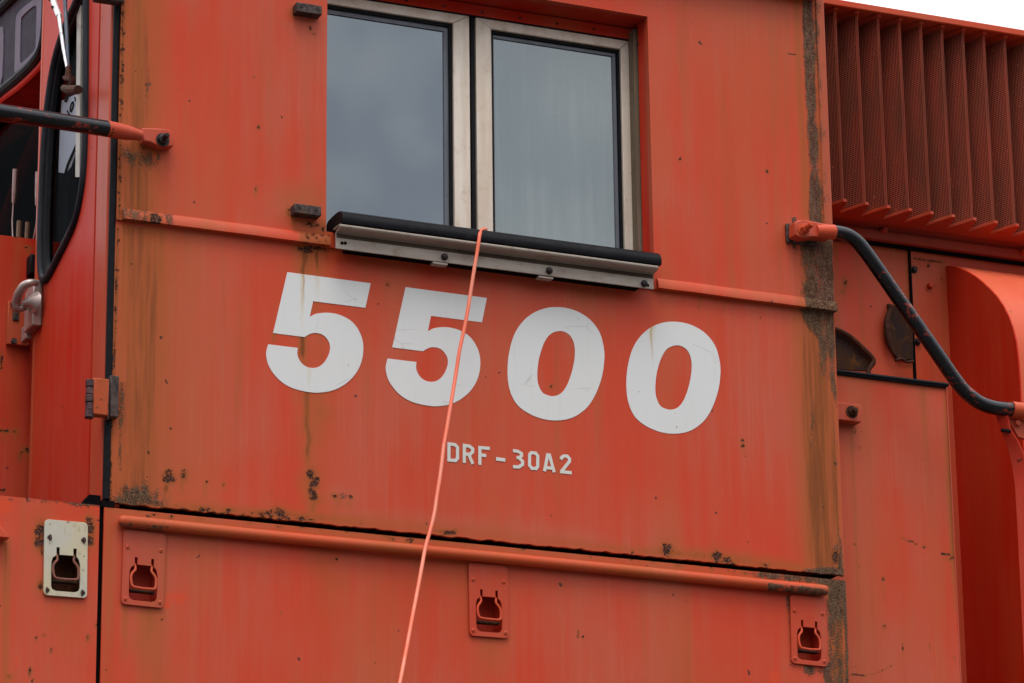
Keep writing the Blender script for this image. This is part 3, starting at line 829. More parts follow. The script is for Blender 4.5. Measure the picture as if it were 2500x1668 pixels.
# head, jambs and track
b = B().box(xl0, WX1 + .01, YS - .004, YS + .03, zt_out + .003, WZ1 - .002)
hd = wl('head_band', b, M['deep'], .002)
b = B()
for (px, py) in ((992, 2), (1085, 15), (1177, 30), (1269, 44), (1360, 58), (1450, 71.5)):
    p = at(px, py, YS - .004)
    wl('rivet', B().tube([(p.x, p.y - .0012, p.z), (p.x, p.y + .004, p.z)], .0034, 10), M['blackbolt'])
wl('head_seal', B().box(xl0, xc1 + .004, YS - .0015, YS + .02, zt_out + .0004, zt_out + .0028), M['rubber'])
b = B().box(xl0, WX1 + .016, .0145, .115, WZ1 + .001, WZ1 + .016)
wl('head_soffit', b, M['deep'], 0)
wl('jamb', B().box(WX0 - .012, WX0 - .001, .0145, .08, zb, WZ1), M['part'], 0)
def rjamb():
    b = B()
    pr = [(WX1 + .0005, .0145), (WX1 + .0005, .040), (WX1 - .003, .046), (WX1 - .003, .052), (WX1 + .012, .052), (WX1 + .012, .0145)]
    return b.prism([pr], 'z', zb, WZ1)
wl('jamb', rjamb(), M['deep'], .001)
xk0, xk1 = at(1552, 350, .055).x, at(1569, 350, .055).x
b = B().box(xk0, xk1 - .006, .056, .09, zb, WZ1 - .012).box(xk1 - .0055, xk1, .052, .09, zb, WZ1 - .012)
wl('window_track', b, M['channel'], .0012)
b = B()
for (px, py) in ((1554, 108), (1562, 378)):
    p = at(px + 6, py, .05)
    wl('track_bolt', B().tube([(p.x, .052, p.z), (p.x, .046, p.z)], .005, 8), M['blackbolt'])
wl('track_gap', B().box(xc1 + .0005, WX1 + .01, .092, .11, zb, WZ1), M['void'])

# rubber armrest and its aluminium carrier
arm = empty('armrest', at(1210, 630, -0.02), loco)
def al(name, b, mat, bevel=0.0, par=None):
    off = arm.location
    b.v = [(v[0] - off.x, v[1] - off.y, v[2] - off.z) for v in b.v]
    return link(name, b, mat, par or arm, bevel)
zb_p = (at(821, 604, -.022).z + at(1595, 709, -.022).z) / 2
ax0, ax1 = at(821, 590, -.022).x, at(1595, 700, -.022).x
dzp = zb_p - 4.585
prof = [(-.022, 4.585), (-.022, 4.6225), (-.026, 4.6245), (-.049, 4.6285), (-.052, 4.632), (-.052, 4.6365), (-.046, 4.639), (-.004, 4.641), (-.004, 4.637), (-.044, 4.635), (-.044, 4.6325), (-.022, 4.628), (-.018, 4.624), (-.018, 4.585)]
prof = [(y, z + dzp) for y, z in prof]
rail = al('armrest_rail', B().prism([prof], 'x', ax0, ax1), M['rail_alu'], .0008)
rp = [(-.049, 4.6415), (-.0515, 4.650), (-.050, 4.660), (-.044, 4.670), (-.033, 4.677), (-.015, 4.680), (.02, 4.6805), (.05, 4.678), (.06, 4.672), (.06, 4.6415)]
rp = [(y, z + dzp) for y, z in rp]
al('lip_shade_strip', B().box(ax0 + .001, ax1 - .001, -.0227, -.021, 4.6125 + dzp, 4.6224 + dzp), M['lip_shade'], .0004)  # dark strip standing in for the shade under the rail lip
al('rubber_pad', B().prism([rp], 'x', ax0 + .006, ax1 + .010), M['rubber'], .0012)
b = B()
for (px, py) in ((836, 594), (844, 594)):
    p = at(px, py, -.022); al('screw_hole', B().tube([(p.x, -.021, p.z), (p.x, -.0232, p.z)], .0042, 10), M['void'])
p = at(1581, 697, -.022); al('screw_hole', B().tube([(p.x, -.021, p.z), (p.x, -.0232, p.z)], .0034, 10), M['void'])
for (px, py) in ((1085, 628), (1340, 661.5), (1571, 693)):
    p = at(px, py, -.022)
    b = B().tube([(p.x, -.022, p.z), (p.x, -.027, p.z), (p.x, -.031, p.z), (p.x, -.0325, p.z)], [.0085, .0085, .006, .002], 14)
    al('bolt', b, M['blackbolt'])
for (px, py) in ((1074, 644), (1331, 678)):
    p = at(px, py, -.018)
    al('support_tab', B().box(p.x - .0195, p.x + .0195, -.022, -.002, p.z - .003, p.z + .002), M['rail_alu'], .0006)
al('mounting_spacer', B().box(ax0 + .035, ax1 - .03, -.0175, .0235, zb_p + .006, zb_p + .05), M['void'])

arm.location = arm.location + (at(1210, 640, -.046) - at(1210, 640, -.022))

# mirror brackets left of the window
for (x0p, y0p, x1p, y1p) in ((717, 14, 785, 44), (712, 507, 783, 533)):
    p, q = at(x0p + 6, y0p, -.03), at(x1p, y1p - 8, -.03)
    zc = (at(x0p + 8, y0p + 4, -.03).z + at(x1p - 4, y1p - 18, -.03).z) / 2
    br_ = link('mirror_bracket', B().box(p.x, q.x, -.034, -.004, zc - .012, zc + .012), M['darkrust'], loco, .0015)
    b = B()
    for t in (.2, .82):
        x = p.x + (q.x - p.x) * t
        link('bracket_screw', B().tube([(x, -.0335, zc + .003), (x, -.0355, zc + .003)], .0042, 8), M['blackbolt'], br_)
    
# ================================================================== number and lettering
def zoomA(p, bx=600, by=650, k=3.917):
    return (bx + p[0] / k, by + p[1] / k) + tuple(p[2:])
five = [(398, 57, 1), (1195, 163, 1), (1145, 398, 1), (645, 335, 1), (612, 485, 1), (655, 460), (700, 449), (780, 443), (860, 453), (940, 480), (1010, 523), (1062, 580), (1100, 650), (1122, 725), (1126, 800), (1117, 880), (1092, 960), (1045, 1040), (970, 1118), (850, 1188), (700, 1214), (580, 1202), (440, 1167), (335, 1105), (258, 1020), (212, 940), (193, 850), (199, 800), (215, 747, 1), (498, 782, 1), (491, 830), (500, 875), (535, 933), (590, 968), (650, 976), (703, 963), (752, 922), (788, 862), (808, 800), (805, 743), (778, 692), (742, 657), (700, 641), (655, 637), (610, 648), (563, 677, 1), (262, 640, 1)]
zero_o = [(680, 188), (760, 194), (860, 222), (960, 278), (1032, 350), (1082, 430), (1108, 520), (1123, 620), (1117, 720), (1102, 822), (1067, 932), (1021, 1034), (962, 1120), (882, 1184), (800, 1224), (680, 1242), (560, 1229), (458, 1193), (366, 1142), (296, 1076), (250, 980), (228, 880), (223, 770), (231, 650), (256, 530), (287, 440), (328, 367), (398, 286), (488, 227), (590, 193)]
zero_i = [(700, 408), (752, 415), (803, 448), (834, 500), (849, 570), (847, 650), (833, 740), (808, 832), (772, 923), (727, 984), (680, 1010), (630, 1015), (588, 1003), (546, 983), (517, 930), (500, 870), (499, 780), (511, 680), (532, 600), (562, 518), (598, 458), (640, 425)]
def digit_poly(pts, bx, by, k):
    pts = [zoomA(p, bx, by, k) for p in pts]
    return [(lambda w_: (w_.x, w_.z))(at(p[0], p[1], -.0012)) for p in smooth_loop(pts, 2)]
P5 = digit_poly(five, 600, 650, 3.917)
P0 = [digit_poly(zero_o, 1180, 700, 3.790), digit_poly(zero_i, 1180, 700, 3.790)]
def centre_move(loops, pxc):
    return loops
def shift_of(pairs, bx, by, k):
    a_ = [at(*zoomA(p, bx, by, k), -.0008) for p, _ in pairs]; b_ = [at(*zoomA(q, bx, by, k), -.0008) for _, q in pairs]
    return (sum(q.x - p.x for p, q in zip(a_, b_)) / len(pairs), sum(q.z - p.z for p, q in zip(a_, b_)) / len(pairs))
d5 = shift_of([((398, 57), (1525, 202)), ((1195, 163), (2303, 298)), ((262, 640), (1407, 781)), ((215, 747), (1362, 888)), ((1145, 398), (2257, 533)), ((645, 335), (1771, 473))], 600, 650, 3.917)
d0 = shift_of([((680, 188), (1760, 320)), ((680, 1238), (1752, 1357)), ((700, 411), (1790, 540)), ((630, 1011), (1735, 1133)), ((227, 770), (1325, 905)), ((1120, 640), (2195, 775))], 1180, 700, 3.790)
for loops, (dx, dz), lab in (([P5], (0, 0), 'white 5 streaked with rust'), ([P5], d5, None), (P0, (0, 0), None), (P0, d0, 'white 0 with rust stain at its top')):
    lp = [[(p[0] + dx, p[1] + dz) for p in l_] for l_ in loops]
    o = link('number_digit', B().prism(lp, 'y', -.0010, .0012), M['vinyl'], loco, 0, False)
    if lab: o['label'] = lab

def zoomB(x, y):
    return at(1000 + x / 4.48, 1050 + y / 4.48, -.001)
lay = [0]
def stroke(b, pts, wd, closed=False):
    """mitred ribbon with a little thickness"""
    lay[0] += 1
    y0 = -.0009 - .00008 * (lay[0] % 5)
    P = [Vector((q.x, q.z)) for q in (zoomB(*p) for p in pts)]
    hw = wd / 4.48 * .00108 / 2
    n = len(P); L_, R_ = [], []
    for i in range(n):
        a_ = P[i - 1] if (closed or i > 0) else None
        c_ = P[(i + 1) % n] if (closed or i < n - 1) else None
        d1 = (P[i] - a_).normalized() if a_ is not None else (c_ - P[i]).normalized()
        d2 = (c_ - P[i]).normalized() if c_ is not None else d1
        n1_, n2_ = Vector((-d1.y, d1.x)), Vector((-d2.y, d2.x))
        mt = (n1_ + n2_); mt = mt / max(mt.length_squared / 2, .35)
        L_.append(P[i] + mt * hw); R_.append(P[i] - mt * hw)
    vs_, fs_ = [], []
    for i in range(n):
        vs_ += [(L_[i].x, y0, L_[i].y), (R_[i].x, y0, R_[i].y), (L_[i].x, .0002, L_[i].y), (R_[i].x, .0002, R_[i].y)]
    m_ = n if closed else n - 1
    for i in range(m_):
        a_, c_ = i * 4, ((i + 1) % n) * 4
        fs_ += [(a_, c_, c_ + 1, a_ + 1), (a_, a_ + 2, c_ + 2, c_), (a_ + 1, c_ + 1, c_ + 3, a_ + 3)]
    b.add(vs_, fs_)
T = 33
letters = [
    [([(431, 152), (500, 161), (525, 190), (525, 306), (503, 334), (431, 327)], True)],
    [([(599, 152), (599, 360)], False), ([(599, 169), (655, 177), (690, 205), (690, 238), (660, 267), (599, 262)], False), ([(645, 262), (692, 372)], False)],
    [([(769, 175), (769, 380)], False), ([(769, 192), (877, 202)], False), ([(769, 272), (838, 280)], False)],
    [([(945, 315), (1047, 329)], False)],
    [([(1130, 226), (1185, 233), (1224, 258), (1224, 284), (1196, 306), (1236, 342), (1236, 376), (1195, 405), (1130, 401)], False), ([(1170, 299), (1200, 307)], False)],
    [([(1313, 268), (1332, 248), (1380, 253), (1402, 284), (1402, 396), (1384, 422), (1338, 419), (1313, 388)], True)],
    [([(1476, 452), (1514, 256)], False), ([(1582, 463), (1526, 258)], False), ([(1495, 411), (1565, 420)], False)],
    [([(1655, 322), (1668, 296), (1692, 283), (1726, 287), (1750, 316), (1748, 345), (1663, 452)], False), ([(1645, 455), (1774, 468)], False)],
]
for L in letters:
    b = B()
    for pts, cl in L:
        stroke(b, pts, 36 if len(pts) == 2 and pts[0] == (945, 315) else T, cl)
    link('class_letter', b, M['letter'], loco, 0, False)

# ================================================================== skirt below the cab
lat = [((109.8, 1268), (215.3, 1276.6), (104.7, 1452.8), (211, 1461), -.004, M['ivory'], M['part'], 'ivory latch plate with rusty screws', True, M['cup']),
       ((300.4, 1292.8), (405, 1303), (297, 1475), (399, 1485), 0, M['part'], M['bright'], 'red latch plate under the rail, next to the ivory one', False, M['deep']),
       ((1146, 1374), (1241, 1380), (1143.9, 1551.8), (1240, 1559), 0, M['part'], M['bright'], 'red latch plate under the middle of the rail', False, M['deep']),
       ((1926, 1452.6), (2014, 1459), (1935, 1621.7), (2022, 1626.5), 0, M['part'], M['bright'], 'red latch plate beside the mossy corner', False, M['deep'])]
LAT = []
for TL, TR, BL, BR, Y, mt, sm, lb, sq, inn in lat:
    c = [at(*q, Y - .005) for q in (TL, TR, BL, BR)]
    cx = sum(q.x for q in c) / 4; cz = sum(q.z for q in c) / 4
    wd = (c[1].x - c[0].x + c[3].x - c[2].x) / 2
    h = (c[0].z - c[2].z + c[1].z - c[3].z) / 2
    LAT.append((cx, cz, Y - .0015, wd, h, mt, sm, lb, sq, inn))
def cut(L):
    cx, cz, Y, wd, h = L[:5]
    return (cx - .37 * wd, cx + .37 * wd, cz - .45 * h, cz + .16 * h)

SX0 = -1.024
ZB = 2.5
s = Sheet(SX0, 0.896, ZB, ZT, 0.0, 0.006, [cut(L) for L in LAT[1:]], th=0.006)
s.hline('fade_lit', [(450, 1262, 9, .3), (750, 1285, 11, .9), (1100, 1322, 11, .9), (1500, 1358, 9, .5)])
s.hline('rust', [(600, 1272, 10, .6), (800, 1292, 10, .7), (1000, 1310, 11, 1.0), (1300, 1340, 10, .7), (1700, 1378, 10, .6)])
s.hline('rust', [(260, 1245, 10, .7), (600, 1285, 12, .5), (900, 1310, 12, .65), (1300, 1350, 12, .5), (2000, 1425, 12, .5)])
s.hline('moss', [(1000, 1330, 5, .0), (1700, 1382, 7, .1), (1850, 1402, 12, .6), (2060, 1420, 22, .9)])
s.band('moss', [(2045, 1412, 24, .95), (2042, 1480, 30, .74), (2044, 1580, 30, .50), (2050, 1700, 26, .55), (2080, 2500, 20, .4)])
s.band('moss', [(2064, 1412, 7, .95), (2066, 1540, 6, .8), (2069, 1700, 7, .85), (2100, 2500, 7, .8)])
s.band('rust', [(2040, 1412, 36, .9), (2046, 1540, 32, .95), (2052, 1700, 32, .9), (2084, 2500, 30, .8)])
s.blob('moss', 1985, 1636, 55, 14, .62); s.run('moss', 2022, 1620, 1700, 16, .7, .3)
s.band('moss', [(1922, 1450, 5, .5), (1930, 1560, 5, .42), (1938, 1640, 8, .5)])
s.blob('fresh', 432, 1460, 30, 22, .62); s.blob('fresh', 410, 1478, 14, 10, .6); s.blob('fresh', 1895, 1655, 26, 26, .6); s.blob('fresh', 480, 1560, 60, 80, .3)
s.run('rust', 360, 1490, 1700, 26, .8, .9); s.run('rust', 305, 1480, 1640, 8, .75); s.run('rust', 1190, 1560, 1700, 34, .5, .8); s.run('rust', 1130, 1330, 1640, 60, .4, .8); s.run('rust', 1020, 1300, 1560, 50, .4, .8); s.run('rust', 790, 1330, 1600, 40, .35)
s.band('rust', [(270, 1245, 18, .5), (262, 1668, 14, .35)])
for (px, py, a_) in ((821, 1365, .6), (898, 1365, .55), (687, 1498, .55), (1548, 1418, .5), (1410, 1540, .62), (1413, 1551, .6), (1423, 1555, .6), (1410, 1556, .5), (396, 1513, .5), (1372, 1393, .5)):
    s.blob('flake', px, py, 3.4, 3.4, a_)
for px in range(320, 1950, 60):
    s.blob('flake', px + random.uniform(-25, 25), 1238 + (px - 274) * .0975 + random.uniform(2, 10), random.uniform(4, 12), random.uniform(3, 5), random.uniform(.3, .5))
s.blob('flake', 1000, 1320, 8, 7, .75)
s.build('skirt_panel', M['paint'], loco)

zl_t = (at(10, 1213, -.004).z + at(230, 1230, -.004).z) / 2
s = Sheet(-2.6, -1.036, ZB, zl_t, -0.004, 0.007, [cut(LAT[0])], th=0.010)
s.hline('moss', [(-200, 1200, 3, .5), (40, 1218, 4, .5), (230, 1233, 6, .75), (244, 1234, 8, .8)])
s.band('rust', [(16, 1310, 10, .9), (14, 1500, 8, .8), (12, 1700, 6, .5)])
s.run('rust', 170, 1470, 1640, 40, .4, .9)
s.blob('fresh', 15, 1235, 26, 22, .62); s.blob('fresh', 71, 1395, 6, 8, .6); s.blob('fresh', 90, 1398, 5, 10, .6); s.blob('fresh', 42, 1620, 9, 26, .5); s.run('fresh', 85, 1500, 1560, 12, .5); s.run('fresh', 180, 1500, 1560, 12, .45)
for (px, py, rx, ry, a_) in ((99, 1298, 10, 20, .78), (96, 1325, 9, 14, .7), (221, 1288, 9, 16, .76), (219, 1320, 8, 12, .74), (216, 1270, 6, 10, .6), (93, 1312, 8, 18, .6), (99, 1430, 6, 10, .6), (104, 1345, 4, 14, .5),
                             (87, 1559, 3, 6, .7), (108, 1550, 4, 4, .7), (124, 1588, 3, 6, .68), (216, 1557, 4, 8, .75), (74, 1640, 4, 9, .75), (22, 1652, 6, 3, .7), (78, 1662, 3, 5, .65), (195, 1602, 3, 3, .5), (235, 1527, 4, 5, .6)):
    s.blob('flake', px, py, rx, ry, a_)
s.blob('moss', 99, 1300, 12, 22, .42)
s.build('walkway_side_panel', M['paint'], loco)
link('walkway_deck', B().box(-2.6, -0.95, .016, .70, zl_t - .04, zl_t - .003).box(-.95, .87, .016, .12, ZT - .03, ZT - .002), M['void'], loco)
link('panel_joint', B().box(-1.0355, SX0 - .0005, .010, .015, ZB, ZT), M['void'], loco)

# half round rail along the skirt
za_, zb2 = at(294, 1272.5, -.0145).z, at(2020.9, 1442, -.0145).z
zr = (za_ + zb2) / 2
xa_, xb_ = at(302, 1272, -.0145).x, at(2010, 1441, -.0145).x
pts = []
for i in range(60):
    t = i / 59
    x = xa_ + (xb_ - xa_) * t
    pts.append((x, -.0145 + .0006 * math.sin(x * 7), za_ + (zb2 - za_) * t + .0009 * math.sin(x * 5 + 1)))
b = B().tube(pts, .0138, 18)
b.ball_end(pts[0], (-1, 0, 0), .0138, 18); b.ball_end(pts[-1], (1, 0, 0), .0138, 18)
o = link('rub_rail', b, M['bright'], loco)
add_attr(o, lambda c: {'rust': .25 + .75 * max(0, mnoise.noise(Vector((c.x * 5, 2, 0))) + .15) + (.5 if c.x > .65 and c.y > -.02 else 0), 'moss': (.62 if (c.x > .66 and c.z < zr) else (.45 if (c.x < -.88 and c.z < zr - .004) else 0)), 'flake': .55 if abs(c.x - at(1010, 1335).x) < .012 and c.z > zr else 0})

# ---- flush latches with wire pull rings
def latch(cx, cz, Y, wd, h, mat, screw_mat, label, square_slots, inner):
    root = empty('latch', (cx, Y, cz), loco)
    root.rotation_euler.y = math.radians(random.uniform(-.9, .9))
    rj = random.uniform(-.012, .02)
    root['label'] = label
    r = .010
    def rr(x0, z0, x1, z1, rad, top=True):
        out = []
        for (ccx, ccz, a0) in ((x1 - rad, z1 - rad, 0), (x0 + rad, z1 - rad, 90), (x0 + rad, z0 + rad, 180), (x1 - rad, z0 + rad, 270)):
            for j in range(6):
                a_ = math.radians(a0 + 90 * j / 5)
                out.append((ccx + rad * math.cos(a_), ccz + rad * math.sin(a_)))
        return out
    outer = rr(-wd / 2, -h / 2, wd / 2, h / 2, r)
    zs = lambda v: h / 2 - v * h          # v measured downwards
    us = lambda u: -wd / 2 + u * wd
    # bottle shaped opening with two slots at its shoulders
    sl = .026 if square_slots else .022
    hole = [(us(.17), zs(.88)), (us(.17), zs(.56)), (us(.20), zs(.50)), (us(.285), zs(.465)), (us(.285), zs(.36)), (us(.285 + 2 * sl + .02), zs(.36)), (us(.285 + 2 * sl + .02), zs(.455)),
            (us(.675), zs(.455)), (us(.675), zs(.36)), (us(.675 + 2 * sl + .02), zs(.36)), (us(.675 + 2 * sl + .02), zs(.465)), (us(.80), zs(.50)), (us(.83), zs(.56)), (us(.83), zs(.88)), (us(.80), zs(.915)), (us(.72), zs(.935)), (us(.28), zs(.935)), (us(.20), zs(.915))]
    b = B().prism([outer, hole], 'y', -.005, 0.0)
    pl = link('latch_plate', b, mat, root, .0012)
    # recessed cup behind the opening
    b = B()
    x0, x1, z0, z1 = us(.15), us(.85), zs(.95), zs(.35)
    b.add([(x0, .0005, z0), (x1, .0005, z0), (x1, .0005, z1), (x0, .0005, z1), (x0 + .004, .046, z0 + .012), (x1 - .004, .046, z0 + .012), (x1 - .004, .046, z1 - .004), (x0 + .004, .046, z1 - .004)],
          [(4, 5, 6, 7), (0, 1, 5, 4), (1, 2, 6, 5), (2, 3, 7, 6), (3, 0, 4, 7)])
    cup = link('latch_cup', b, inner, root, 0, False)
    md = cup.modifiers.new('solid', 'SOLIDIFY'); md.thickness = .002; md.offset = 1
    # wire ring
    pts = [(us(.31), .010, zs(.40)), (us(.31), .000, zs(.47)), (us(.305), -.003, zs(.525)), (us(.235), -.005, zs(.575)), (us(.205), -.006, zs(.63)), (us(.215), -.007, zs(.71)), (us(.25), -.008, zs(.755 + rj)), (us(.33), -.008, zs(.765 + rj)),
           (us(.50), -.008, zs(.77 + rj)), (us(.68), -.008, zs(.768 + rj * .6)), (us(.76), -.008, zs(.76 + rj * .6)), (us(.79), -.007, zs(.72)), (us(.79), -.006, zs(.63)), (us(.75), -.005, zs(.575)), (us(.69), -.003, zs(.525)), (us(.70), .000, zs(.47)), (us(.70), .010, zs(.40))]
    link('pull_ring', B().tube(curve3(pts, 4), .0030, 10), screw_mat if not square_slots else M['ringrust'], root)
    # dark strip standing in for the ring's shaded underside and shadow
    link('ring_shade_strip', B().box(us(.20), us(.80), .000, .016, zs(.812), zs(.778)), M['peel'], root, .002)
    for (u, v) in ((.11, .235), (.89, .235), (.09, .93), (.91, .93)):
        sx_, sz_ = us(u), zs(v)
        b = B().tube([(sx_, -.0045, sz_), (sx_, -.0065, sz_), (sx_, -.0075, sz_)], [.0046, .0046, .003], 12)
        sc_ = link('screw', b, M['darkrust'] if square_slots else screw_mat, root)
        if square_slots:
            link('screw_stain', B().tube([(sx_ + random.uniform(-.001, .001), -.0048, sz_ - .001), (sx_, -.0053, sz_ - .001)], [.0085, .007], 9), M['hinge_purple'], sc_)
        a_ = random.uniform(0, 3.1)
        dx, dz = math.cos(a_) * .0030, math.sin(a_) * .0030
        link('screw_slot', B().tube([(sx_ - dx, -.0073, sz_ - dz), (sx_ + dx, -.0073, sz_ + dz)], .0007, 6), M['void'], sc_)
    return root
for L in LAT:
    latch(*L)

# bright hooked bracket cut by the left frame edge
p = at(5, 1300, -.03)
b = B().prism([[(p.x - .08, p.z + .035), (p.x - .005, p.z + .012), (p.x + .018, p.z - .012), (p.x - .08, p.z - .012)]], 'y', -.035, -.004)
link('step_bracket', b, M['bright'], loco, .002)

# ================================================================== cab front: door, windscreen, number board, nose
XF = -1.032
YD = atx(76, 1150, XF).y          # free edge of the door
door = empty('cab_door', (XF, YD / 2, 3.9), loco)
def dl(name, b, mat, bevel=0.0, par=None, smooth=True):
    if (par or door) is door:
        off = door.location
        b.v = [(v[0] - off.x, v[1] - off.y, v[2] - off.z) for v in b.v]
    else:
        off = door.location
        b.v = [(v[0] - off.x, v[1] - off.y, v[2] - off.z) for v in b.v]
    return link(name, b, mat, par or door, bevel, smooth)
def yz(px, py, X=XF):
    q = atx(px, py, X); return (q.y, q.z)
gl_px = [(215, -60), (214, 150), (213, 300), (210, 400), (203, 470), (188, 540), (165, 590), (140, 640), (122, 675), (110, 687), (103, 668), (101, 600), (106, 450), (112, 330), (120, 250), (135, 150), (160, 70), (190, 5), (206, -40)]
gl = smooth_loop([yz(*q) for q in gl_px], 2)
cyy = sum(q[0] for q in gl) / len(gl); czz = sum(q[1] for q in gl) / len(gl)
post_y = yz(226, 700)[0]
slab = [(post_y, 3.885), (YD, 3.885), (YD, 5.72), (post_y, 5.72)]
dl('door_panel', B().prism([slab, gl], 'x', XF, XF + .03), M['deep'], .004)
# strip standing proud on the free edge
dl('door_edge', B().box(XF - .0015, XF + .034, YD + .0006, YD + .018, 3.885, 5.72), M['part'], .004)
link('door_post', B().prism([[(XF + .002, .012), (XF + .002, post_y - .001), (XF + .05, post_y - .001), (XF + .05, .012)]], 'z', 3.885, 5.72), M['part'], loco, .006)
gpts = [(XF - .002, y, z) for y, z in gl]
dl('window_gasket', B().tube(gpts + [gpts[0]], .011, 10, False), M['gasket'])
gin = [(cyy + (y - cyy) * .93, czz + (z - czz) * .965) for y, z in gl]
dl('inner_gasket', B().tube([(XF + .012, y, z) for y, z in gin] + [(XF + .012, gin[0][0], gin[0][1])], .013, 8, False), M['rubber'])
dl('door_glass', B().prism([gl], 'x', XF + .012, XF + .016), M['clear'])
dl('glass_strip', B().prism([[yz(184, 12), yz(194, 12), yz(190, 432), yz(180, 432)]], 'x', XF + .004, XF + .010), M['cream_strip'])
dl('door_interior', B().prism([[(post_y, 4.2), (YD, 4.2), (YD, 5.7), (post_y, 5.7)]], 'x', XF + .075, XF + .08), M['void'])
# black seal along the cab corner
b = B().tube([(-1.019, .004 + .0006 * math.sin(z * 9), z) for z in np.arange(3.9, 5.72, .03)], .0085, 10)
link('corner_seal', b, M['rubber'], loco)
link('corner_backing', B().box(XF + .006, XL + .0005, .013, .03, 3.89, 5.72), M['void'], loco)

# notices behind the door glass (things of their own)
def sheet_on_glass(name, poly_px, X, label, cat, mat):
    b = B().prism([[yz(*q) for q in poly_px]], 'x', X, X + .0012)
    return tag(link(name, b, mat, None, 0, False), label, cat)
pp = sheet_on_glass('paper_notice', [(128, 243), (160, 228), (186, 175), (184, 320), (170, 345), (150, 405), (137, 420), (120, 418), (124, 300)], XF + .024, 'white paper notice with black characters hung inside the cab door window', 'notice', M['paper'])
b = B()
def ink(p0, p1, wd=.006):
    a_, c_ = Vector((XF + .0225, *yz(*p0))), Vector((XF + .0225, *yz(*p1)))
    b.tube([a_, c_], .0022, 6)
ink((143, 268), (148, 278))

o_ = [(150, 262), (153, 250), (157, 246), (158, 254), (154, 267), (151, 270), (150, 262)]
for i in range(len(o_) - 1): ink(o_[i], o_[i + 1])
ink((161, 236), (164, 244)); b2 = b; b = B(); ink((169, 250), (176, 254)); ink((172, 246), (173, 262)); b3 = b; b = B(); ink((178, 178), (181, 172)); ink((176, 175), (179, 181))
link('notice_writing', b2, M['void'], pp); link('notice_writing', b3, M['void'], pp); link('notice_writing', b, M['void'], pp)
# dark cross wires inside
b = B().tube([Vector((XF + .021, *yz(*q))) for q in ((182, 320), (160, 365), (145, 400), (138, 425))], .003, 8)
dl('interior_wire', b, M['rubber'])
dl('interior_wire', B().tube([Vector((XF + .021, *yz(*q))) for q in ((186, 130), (160, 190), (140, 245))], .004, 8), M['rubber'])

# wiper on the door window
XW = XF - .05
wp = empty('window_wiper', atx(166, 215, XW), loco)
def wpl(name, b, mat, bevel=0.0):
    off = wp.location
    b.v = [(v[0] - off.x, v[1] - off.y, v[2] - off.z) for v in b.v]
    return link(name, b, mat, wp, bevel)
def W(px, py, dx=0.0):
    return atx(px, py, XW + dx)
b = B().tube([W(123, -30), W(131, 5), W(144, 40)], .0075, 8)
wpl('wiper_channel', b, M['white_metal'])
b = B()
for q in ((128, 2), (135, 21)):
    p = W(*q); wpl('wiper_rivet', B().tube([p, p + Vector((-.010, -.006, 0))], .004, 8), M['rusty'])
wpl('wiper_arm', B().tube([W(144, 38), W(148, 70), W(155, 120), W(163, 165)], [.005, .0045, .0042, .003], 10), M['white_metal'])
wpl('wiper_rod', B().tube([W(157, -30, .008), W(160, 30, .008), W(164, 100, .008), W(166.5, 165, .008)], [.005, .005, .0048, .004], 10), M['bluegrey'])
b = B().tube([W(165, 163), W(166.5, 180), W(167, 198)], [.004, .0075, .008], 10)
b.tube([W(158, 190), W(172, 196)], .006, 8)
wpl('wiper_socket', b, M['rusty'])
b = B().tube([W(156, 216), W(170, 220), W(191, 219)], [.009, .012, .011], 10)
b.tube([W(176, 190), W(176, 200), W(172, 220)], [.008, .007, .006], 10)
b.tube([W(172, 219), atx(180, 219, XF)], .007, 10)
wpl('wiper_pivot', b, M['rusty'])

# door handle with lock plate
XH = XF - .004
hd_ = empty('door_handle', atx(80, 770, XH), door)
hd_.location = hd_.location - door.location
hb = atx(80, 770, XH)
def hl(name, b, mat, bevel=0.0):
    b.v = [(v[0] - hb.x, v[1] - hb.y, v[2] - hb.z) for v in b.v]
    return link(name, b, mat, hd_, bevel)
yf = yz(105, 740, XF)[0]
z_t, z_b, z_c = yz(103, 688, XF)[1], yz(103, 797, XF)[1], yz(70, 840, XF)[1]
# cast body standing off the door, bottom chamfered
b = B().prism([[(yf, z_t), (yf + .075, z_t - .012), (yf + .075, z_c + .012), (yf, z_b)]], 'x', XF - .026, XF - .001)
hl('handle_plate', b, M['handle'], .004)
xf = XF - .026
def hp(px, py, dx):
    return atx(px, py, xf - dx)
b = B().tube(curve3([hp(90, 691, -.004), hp(76, 691, .012), hp(58, 698, .028), hp(45, 718, .036), hp(40, 738, .036), hp(42, 752, .032), hp(52, 753, .022), hp(64, 748, .012)], 5), [.0085 + .003 * math.sin(math.pi * i / 35) for i in range(36)], 12)
hl('lever', b, M['handle'])
b = B().tube([hp(58, 742, .02), hp(68, 738, .012), hp(78, 736, .004), hp(84, 738, -.003)], [.010, .012, .017, .028], 16)
hl('handle_boss', b, M['handle'])
hl('handle_latch', B().box(XF - .020, XF - .004, yf + .0755, yf + .12, z_c, z_b + .03), M['handle'], .003)

